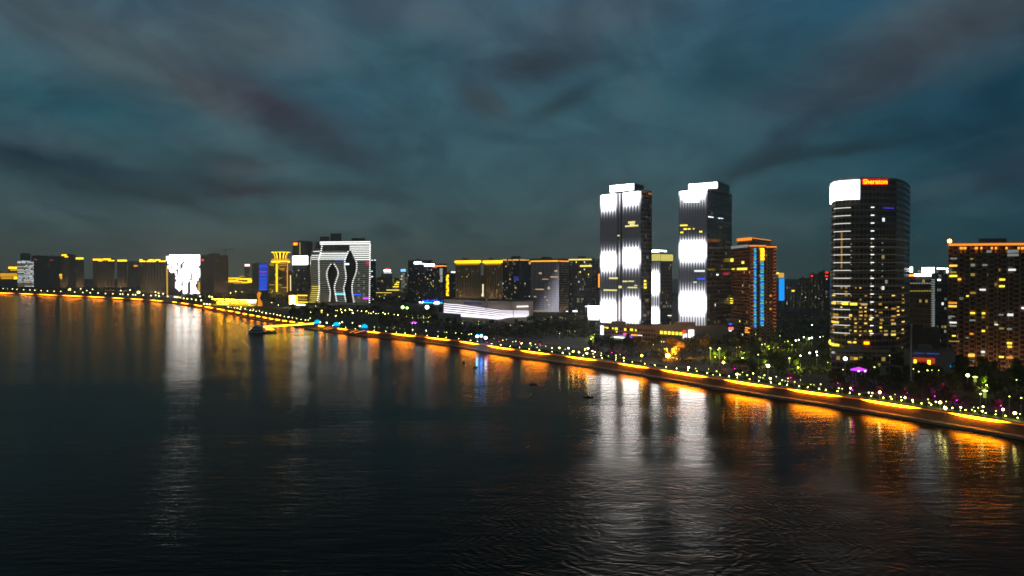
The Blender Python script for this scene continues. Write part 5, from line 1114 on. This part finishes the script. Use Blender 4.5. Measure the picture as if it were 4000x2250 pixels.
for kx in (-5.4, 5.6):
    for ky in (-2.2, 3): mb = MB(); mb.cyl((p2.x + kx, p2.y + ky, 1), (p2.x + kx, p2.y + ky, 3.9), .12, .12, M_steelw, 5); mb.build('post', t)
a = P(1030, 1279, p2.y + 2); bx = at_arc(arc_of_px(1213), 8.0); z1 = P(1213, 1265, bx.y).z; bb = V((bx.x, bx.y, max(5.4, z1)))
t = thing('gangway', (a.x, a.y, 0), 'long straight gangway glowing yellow from the bank out to the ferry', 'gangway')
d = bb - a; mb = MB(); mb.box(a + V((0, -1.3, -.5)), d, (0, 2.6, 0), (0, 0, .35), M_steel); mb.build('deck', t)
for s_ in (-1.35, 1.3): mb = MB(); mb.box(a + V((0, s_, -.1)), d, (0, .08, 0), (0, 0, 1.5), emi('yellow gangway light', (1, .72, .03), 6)); mb.build('lit_handrail', t)
for k in (.12, .45, .75): q0 = a + d * k; mb = MB(); mb.cyl((q0.x, q0.y, -1.5), (q0.x, q0.y, q0.z - .5), .35, .35, M_conc, 8); mb.build('pile', t)
# orange lit boat ramps cut in the wall
for px, lb in ((873, 'orange lit stair cut in the river wall in front of the yellow terminal'), (1277, 'orange lit stair cut in the river wall right of the gangway'), (1388, 'orange lit stair cut in the river wall below the rightmost dome')):
    s0 = arc_of_px(px); A_, B_ = at_arc(s0 - 7, 7.0), at_arc(s0 + 7, 7.0); C_, D_ = at_arc(s0 - 13, .4), at_arc(s0 - 3, .4); t = thing('river_stair', (A_.x, A_.y, 0), lb, 'stairs', 'stairs in the river wall')
    mb = MB(); ns = 9
    for i in range(ns):
        f0 = i / ns; f1 = (i + 1) / ns; L0, L1 = A_.lerp(C_, f0), A_.lerp(C_, f1); R0, R1 = B_.lerp(D_, f0), B_.lerp(D_, f1); z = 5.1 - 3.4 * f0 + .02
        mb.face([(L0.x, L0.y, z), (L1.x, L1.y, z), (R1.x, R1.y, z), (R0.x, R0.y, z)], M_conc)
        mb.face([(L1.x, L1.y, z), (L1.x, L1.y, z - .5), (R1.x, R1.y, z - .5), (R1.x, R1.y, z)], M_conc)
    mb.build('steps', t)
    for e0, e1 in ((A_, C_), (B_, D_)):
        mb = MB(); mb.box((e0.x, e0.y, 5.25), (e1.x - e0.x, e1.y - e0.y, -3.0), (.5, .3, 0), (0, 0, .7), emi('orange stair light', (1, .30, .04), 1.3)); mb.build('lit_side_wall', t)
# ---------------------------------------------------------------- trees and bushes
M_leaf = []
for i, c_ in enumerate([(.030, .050, .012), (.040, .062, .014), (.025, .040, .012)]):
    m, q = mat_new('foliage %s' % 'abc'[i]); oi = q.new('ShaderNodeObjectInfo').outputs['Random']; k = q.noise(q.new('ShaderNodeTexCoord').outputs['Object'], .7, 2)
    cc = q.mix(k, c_, tuple(v * 2.1 for v in c_)); cc = q.mix(q.mul(oi, .5), cc, (.055, .055, .02)); bsdf(q, cc, .7, 0, None, .2); M_leaf.append(m)
def crown_mesh(seed, R_, H_, n_, ls, m, z0):
    rr = random.Random(seed); mb = MB(); cl = [(V((rr.uniform(-.5, .5) * R_, rr.uniform(-.5, .5) * R_, z0 + H_ * rr.uniform(.25, .8))), rr.uniform(.35, .6) * R_) for _ in range(8)]
    cl.append((V((0, 0, z0 + H_ * .55)), R_ * .6))
    for i in range(n_):
        c_, r_ = rr.choice(cl); th = rr.uniform(0, 6.283); cz = rr.uniform(-.7, 1); s_ = math.sqrt(1 - cz * cz); rad = r_ * rr.uniform(.7, 1.12)
        p_ = c_ + V((math.cos(th) * s_, math.sin(th) * s_, cz * H_ / R_ * .6)) * rad
        a_ = V((rr.gauss(0, 1), rr.gauss(0, 1), rr.gauss(0, .6))).normalized(); b_ = a_.cross(V((rr.gauss(0, 1), rr.gauss(0, 1), rr.gauss(0, 1)))).normalized(); k = ls * rr.uniform(.6, 1.3)
        mb.face([p_ - a_ * k, p_ - b_ * k * .7, p_ + a_ * k, p_ + b_ * k * .7], m)
    return mb
def tree_proto(seed, R_, H_, trunk, n_=420, ls=.55):
    r = thing('tree', (0, 0, -50), '', 'tree'); mb = MB(); mb.cyl((0, 0, -.4), (.1, 0, trunk + .8), .26, .15, M_bark, 6)
    rr = random.Random(seed)
    for k in range(4): a_ = rr.uniform(0, 6.28); mb.cyl((.08, 0, trunk * .8), (R_ * .5 * math.cos(a_), R_ * .5 * math.sin(a_), trunk + H_ * rr.uniform(.3, .6)), .11, .04, M_bark, 4, False)
    mb.build('trunk', r, (0, 0, 0)); crown_mesh(seed, R_, H_, n_, ls, M_leaf[seed % 3], trunk).build('crown', r, (0, 0, 0)); return r
TP = [tree_proto(1, 3.4, 5.2, 2.2), tree_proto(2, 4.2, 6.0, 2.6, 520), tree_proto(3, 2.6, 6.2, 2.0, 360), tree_proto(4, 5.0, 6.6, 2.8, 620, .65), tree_proto(5, 3.0, 4.2, 1.8, 340)]
TR = [3.4, 4.2, 2.6, 5.0, 3.0]; TH = [7.4, 8.6, 8.2, 9.4, 6.0]; first = set()
def tzone(px):
    if px < 640: return 'dark tree in the thin belt at the foot of the yellow crowned towers'
    if px < 1130: return 'dark tree in the belt behind the curved promenade near the yellow terminal'
    if px < 1480: return 'dark tree in the belt below the leaf void block'
    if px < 1740: return 'dark tree in the park between the leaf void block and the gallery'
    if px < 2290: return 'dark leafy tree in the unlit park in front of the gallery and striped block'
    if px < 2570: return 'dark leafy tree in the park below the left bright tower'
    if px < 2790: return 'leafy tree catching the orange floodlight below the podium'
    if px < 3240: return 'dark leafy tree in the park between the bright towers and the rounded tower'
    if px < 3540: return 'dark leafy tree in front of the rounded tower'
    return 'dark leafy tree near the lantern pavilion and brown slab'
GT = 'trees in the dark riverside park'
def blocked(x, y, R_, H_):
    a = proj((x, y, ZL + H_)); b_ = proj((x, y, ZL)); w_ = R_ * 2700 / y
    for (px, py, Y, rad) in prot:
        if Y > y - R_ and abs(px - a[0]) < w_ + rad * .6 and a[1] - rad * .6 < py < b_[1] + 3: return True
    return False
def put_tree(x, y, s_, k, label=None):
    if k not in first: first.add(k); r = TP[k]; r.location = (x, y, ZL); r.rotation_euler = (0, 0, rt.uniform(0, 6.28)); r.scale = (s_,) * 3; r['group'] = GT; r['label'] = label or tzone(proj((x, y, ZL))[0])
    else: r = copy_tree(TP[k], (x, y, ZL), label or tzone(proj((x, y, ZL))[0]), rt.uniform(0, 6.28), s_, GT)
    return r
rt = random.Random(77); polys = []
for o in sc.objects: pass
def inside(x, y, poly, pad=3):
    n_ = len(poly); c_ = False
    for i in range(n_):
        x0, y0 = poly[i]; x1, y1 = poly[(i + 1) % n_]
        if (y0 > y) != (y1 > y) and x < (x1 - x0) * (y - y0) / (y1 - y0) + x0: c_ = not c_
    return c_
BANDS = [(0, 560, 1128, 1140, 18), (560, 1130, 1150, 1178, 12), (1130, 1480, 1206, 1243, 28), (1480, 1740, 1222, 1270, 22), (1740, 2300, 1256, 1322, 50), (2300, 2570, 1340, 1380, 20), (2560, 2600, 1338, 1412, 4), (2812, 3240, 1330, 1462, 42), (3240, 3540, 1430, 1520, 22), (3540, 4020, 1452, 1570, 34)]
cnt = 0; trees = []
for (x0, x1, y0, y1, n_) in BANDS:
    got = 0; tries = 0
    while got < n_ and tries < n_ * 30:
        tries += 1; px, py = rt.uniform(x0, x1), rt.uniform(y0, y1)
        p = G(px, py, ZL); k = rt.randrange(5); s_ = rt.uniform(.75, 1.25)
        if px < 560: p = P(px, py, shoreY(px) + rt.uniform(60, 160)); s_ *= 2.0
        elif px < 1130: s_ *= 1.4
        elif px < 1740: s_ *= 1.25
        if p.y > 1440 and px > 1130: continue
        if p.y < shoreY(px) + 22: continue
        if blocked(p.x, p.y, TR[k] * s_, TH[k] * s_): continue
        if any((p.x - a) ** 2 + (p.y - b_) ** 2 < (TR[k] * s_ * .8) ** 2 for a, b_ in trees): continue
        trees.append((p.x, p.y)); put_tree(p.x, p.y, s_, k); got += 1; cnt += 1
TPo = tree_proto(11, 4.2, 6.4, 2.2, 620, .6); mo = plain('floodlit foliage colour', (.20, .15, .05), .8, 0, .4, .8)  # leaf colour lightened so these crowns read as floodlit
for ch in TPo.children:
    if ch.name.startswith('crown'): ch.data.materials[0] = mo
fo = random.Random(3); nf = 0; flo = P(2609, 1389, 505)
for px, py in [(2642, 1400), (2664, 1390), (2692, 1384), (2718, 1382), (2748, 1380), (2652, 1374), (2680, 1366), (2708, 1361), (2738, 1358), (2772, 1374), (2765, 1352), (2725, 1345), (2628, 1368)]:
    p = P(px, py, 60 * 2700 / (py - HZ)); s_ = fo.uniform(1.0, 1.4)
    trees.append((p.x, p.y)); lb_ = 'leafy tree, its foliage lightened, lit orange by the huge floodlight below the right podium'
    if nf == 0: TPo.location = (p.x, p.y, ZL); TPo['label'] = lb_; TPo['group'] = 'trees lit orange by the floodlight'
    else: copy_tree(TPo, (p.x, p.y, ZL), lb_, fo.uniform(0, 6), s_, 'trees lit orange by the floodlight')
    nf += 1
for k in range(5):
    if k not in first: put_tree(60 + k, 900, 1, k)
# specially lit trees: magenta garden lights, and green fill lamps added to light crowns
def uplight(px, py, Y, mat, label, tl, k=4, s_=1.0, rad=.3):
    p = P(px, py, Y); z = ZL; put_tree(p.x, p.y, s_, k, tl)
    t = thing('garden_and_fill_light', (p.x - 1.6, p.y - 3.4, z), label, 'garden light'); c_ = V((p.x - .3, p.y - TR[k] * s_ - 1.0, z + .9))
    mb = MB(); mb.cyl(c_ + V((0, 0, -1.0)), c_, .2, .3, M_dark, 6); mb.build('housing', t); mb = MB(); mb.lathe(tuple(c_ + V((0, 0, .25))), [(.05, -.2), (rad, 0), (.05, .25)], mat, 8); mb.build('lens', t)
    pl = bpy.data.lights.new('garden_and_fill_beam', 'POINT'); pl.color = (1, .03, .5) if mat is MG else (.8, 1, .06); pl.energy = 600 if mat is MG else 3200; pl.shadow_soft_size = .9
    po = bpy.data.objects.new('garden_and_fill_beam', pl); COL.objects.link(po); po.parent = t; po.location = V((p.x - .2, p.y - TR[k] * s_ - .6, z + 3.0)) - V(t.location)
MG = emi('magenta garden light', (1, .03, .42), 7); GN = emi('green added fill light', (.75, 1, .06), 60)
for i, (px, py) in enumerate([(3431, 1520), (3535, 1525), (3640, 1538), (3678, 1505), (3895, 1575), (3725, 1555), (3265, 1486), (3082, 1465), (2325, 1362), (2427, 1368), (2390, 1366), (1951, 1322), (2031, 1322), (2110, 1332), (2866, 1430), (3322, 1514), (1905, 1541 - 215)]):
    Y = max(shoreY(px) + 24, 60 * 2700 / (py + 16 - HZ)); Y = min(Y, 60 * 2700 / (py + 2 - HZ)) if py > 1290 else Y; Y = max(Y, shoreY(px) + 20)
    where = ['right of the rounded tower foot', 'left of the mast base', 'right of the mast base', 'below the pavilion blue lamp', 'at the right edge below the slab', 'between the mast and right edge', 'left of the purple canopy', 'in the middle of the right park', 'left of the pink bush', 'under the podium shop lights', 'between two pink bushes', 'below the gallery left', 'below the gallery middle', 'below the striped block', 'right of the two tall posts', 'just below the purple canopy', 'below the white lamp cluster'][i]
    uplight(px, py, Y, MG, 'magenta garden light ' + where, 'bush glowing magenta ' + where, 4, .62)
for i, (px, py, s_) in enumerate([(2895, 1392, .9), (3075, 1352, .8), (3110, 1430, 1.0), (2985, 1420, .7), (2825, 1392, .8), (2790, 1388, .8), (3315, 1425, 1.1), (3245, 1432, .8), (2310, 1318, .7), (3000, 1358, .7), (3150, 1330, .7), (3840, 1500, .9)]):
    Y = 60 * 2700 / (py + 10 - HZ); Y = max(Y, shoreY(px) + 20)
    where = ['right of the floodlit trees', 'in front of the dim apartment towers', 'in the middle of the right park', 'beside the broad white lamp', 'behind the right tall post', 'between the two tall posts', 'under the glaring lamp at the rounded tower', 'left of the rounded tower foot', 'left of the upright podium sign', 'below the blue beaded tower', 'left of the rounded tower road', 'below the brown slab'][i]
    uplight(px, py, Y, GN, 'yellow green added fill light ' + where, 'tree lit yellow green by an added lamp ' + where, i % 3, s_, .28)
# clipped hedges and low shrubs along the promenade
M_hedge = M_leaf[1]
rh = random.Random(9); hp = []
hn = 0
for i in range(64):
    px = 1240 + i * 45 + rh.uniform(-10, 10); s0 = arc_of_px(min(px, 3990)) + (0 if px < 3990 else (px - 3990) * .12); L = rh.uniform(9, 16) if px > 2300 else rh.uniform(16, 26)
    t_ = 'clipped hedge bordering the promenade ' + ('near the domes' if px < 1740 else 'below the gallery' if px < 2300 else 'below the bright towers' if px < 2800 else 'in the right park' if px < 3300 else 'below the brown slab')
    mb = MB(); k_ = int(L / .8) * 10
    for j in range(k_):
        c2_ = at_arc(s0 + rh.uniform(0, L), 16.5 + rh.uniform(0, 1.6)); a_ = V((rh.gauss(0, 1), rh.gauss(0, 1), rh.gauss(0, 1))).normalized(); b_ = a_.cross(V((rh.gauss(0, 1), rh.gauss(0, 1), 1))).normalized(); pz = V((c2_.x, c2_.y, ZL + rh.uniform(.05, 1.1)))
        mb.face([pz - a_ * .4, pz - b_ * .35, pz + a_ * .4, pz + b_ * .35], M_hedge)
    c0 = at_arc(s0, 17); o = mb.build('hedge', None, (c0.x, c0.y, ZL)); o.location = (c0.x, c0.y, ZL); tag(o, t_, 'hedge', 'hedges along the promenade'); hn += 1
bl = None
M_hedgefill = emi('hedge fill light', (.95, 1, .18), 40)  # low lamps added to spill light on hedge and path
for i in range(70):
    px = 1255 + i * 40 + rh.uniform(-9, 9)
    if px > 4010: break
    c_ = at_arc(arc_of_px(min(px, 3995)), 15.6)
    lb_ = 'added greenish fill light at the foot of the promenade hedge ' + ('near the domes' if px < 1740 else 'below the gallery' if px < 2300 else 'below the bright towers' if px < 2800 else 'in the right park' if px < 3300 else 'below the brown slab')
    if bl is None:
        bl = thing('hedge_fill_light', (c_.x, c_.y, ZL), lb_, 'hedge fill light', 'added fill lights along the promenade hedge')
        mb = MB(); mb.cyl((0, 0, -.1), (0, 0, .7), .10, .09, M_dark, 6); mb.build('post', bl, (0, 0, 0)); mb = MB(); mb.lathe((0, 0, .8), [(.05, -.12), (.2, -.08), (.2, .1), (.05, .16)], M_hedgefill, 8); mb.build('lens', bl, (0, 0, 0))
    else: copy_tree(bl, (c_.x, c_.y, ZL), lb_)
mb = MB(); ru = random.Random(5); made = 0
for j in range(15000):
    (x0, x1, y0, y1) = ru.choice([(1130, 1480, 1205, 1240), (1480, 1740, 1222, 1275), (1740, 2300, 1254, 1325), (1740, 2300, 1254, 1325), (2300, 2570, 1338, 1400), (2570, 2860, 1336, 1425), (2790, 3240, 1300, 1470), (2790, 3240, 1300, 1470), (3240, 3540, 1400, 1530), (3540, 4030, 1440, 1590)])
    p = G(ru.uniform(x0, x1), ru.uniform(y0, y1), ZL)
    if p.y < shoreY(min(3990, proj(p)[0])) + 26: continue
    cl = math.sin(p.x * .21 + 1.3 * math.sin(p.y * .11)) * math.sin(p.y * .17 + p.x * .05)
    if cl < -.25: continue
    hz = 1.2 + 3.2 * max(0, cl)
    if blocked(p.x, p.y, 1.2, hz + .5): continue
    k_ = .9 if p.y < 700 else 1.5
    pz = p + V((0, 0, hz * ru.uniform(.25, 1)))
    a_ = V((ru.gauss(0, 1), ru.gauss(0, 1), ru.gauss(0, .7))).normalized(); b_ = a_.cross(V((ru.gauss(0, 1), ru.gauss(0, 1), 1))).normalized()
    mb.face([pz - a_ * k_, pz - b_ * k_ * .7, pz + a_ * k_, pz + b_ * k_ * .7], M_leaf[j % 3])
tag(mb.build('undergrowth'), kind='stuff', label='dark undergrowth and shrubs covering the riverside park')
# far-off low wood between and behind the towers
mb = MB(); rw_ = random.Random(31)
for j in range(9000):
    px = rw_.uniform(-50, 4050); Y = rw_.uniform(1500, 2300) if px > 700 else rw_.uniform(2700, 3050)
    if px > 2860: Y = rw_.uniform(640, 1100)
    c_ = XY(px, Y); k_ = 1.6 if Y < 1200 else 3.5 if Y < 2400 else 5.0; pz = V((c_.x, c_.y, ZL + rw_.uniform(.3, 1) ** .6 * (9 if Y < 1200 else 12 if Y < 2400 else 18)))
    a_ = V((rw_.gauss(0, 1), rw_.gauss(0, 1), rw_.gauss(0, 1))).normalized(); b_ = a_.cross(V((rw_.gauss(0, 1), rw_.gauss(0, 1), 1))).normalized()
    mb.face([pz - a_ * k_, pz - b_ * k_ * .7, pz + a_ * k_, pz + b_ * k_ * .7], M_leaf[2])
tag(mb.build('distant_wood'), kind='stuff', label='dark far-off wood between and behind the city towers')

# ---- thin river haze
m = bpy.data.materials.new('thin haze'); m.use_nodes = True; m.node_tree.nodes.clear(); q = N(m.node_tree)
pv = q.new('ShaderNodeVolumePrincipled'); pv.inputs['Color'].default_value = (.95, .93, .88, 1); pv.inputs['Density'].default_value = .00010; pv.inputs['Anisotropy'].default_value = .6
q.t.links.new(pv.outputs[0], q.new('ShaderNodeOutputMaterial').inputs['Volume'])
mb = MB(); mb.box((-5200, -1200, -3.5), (7400, 0, 0), (0, 6000, 0), (0, 0, 265), m)
tag(mb.build('haze'), kind='stuff')
sc.cycles.volume_bounces = 0; sc.cycles.volume_max_steps = 64
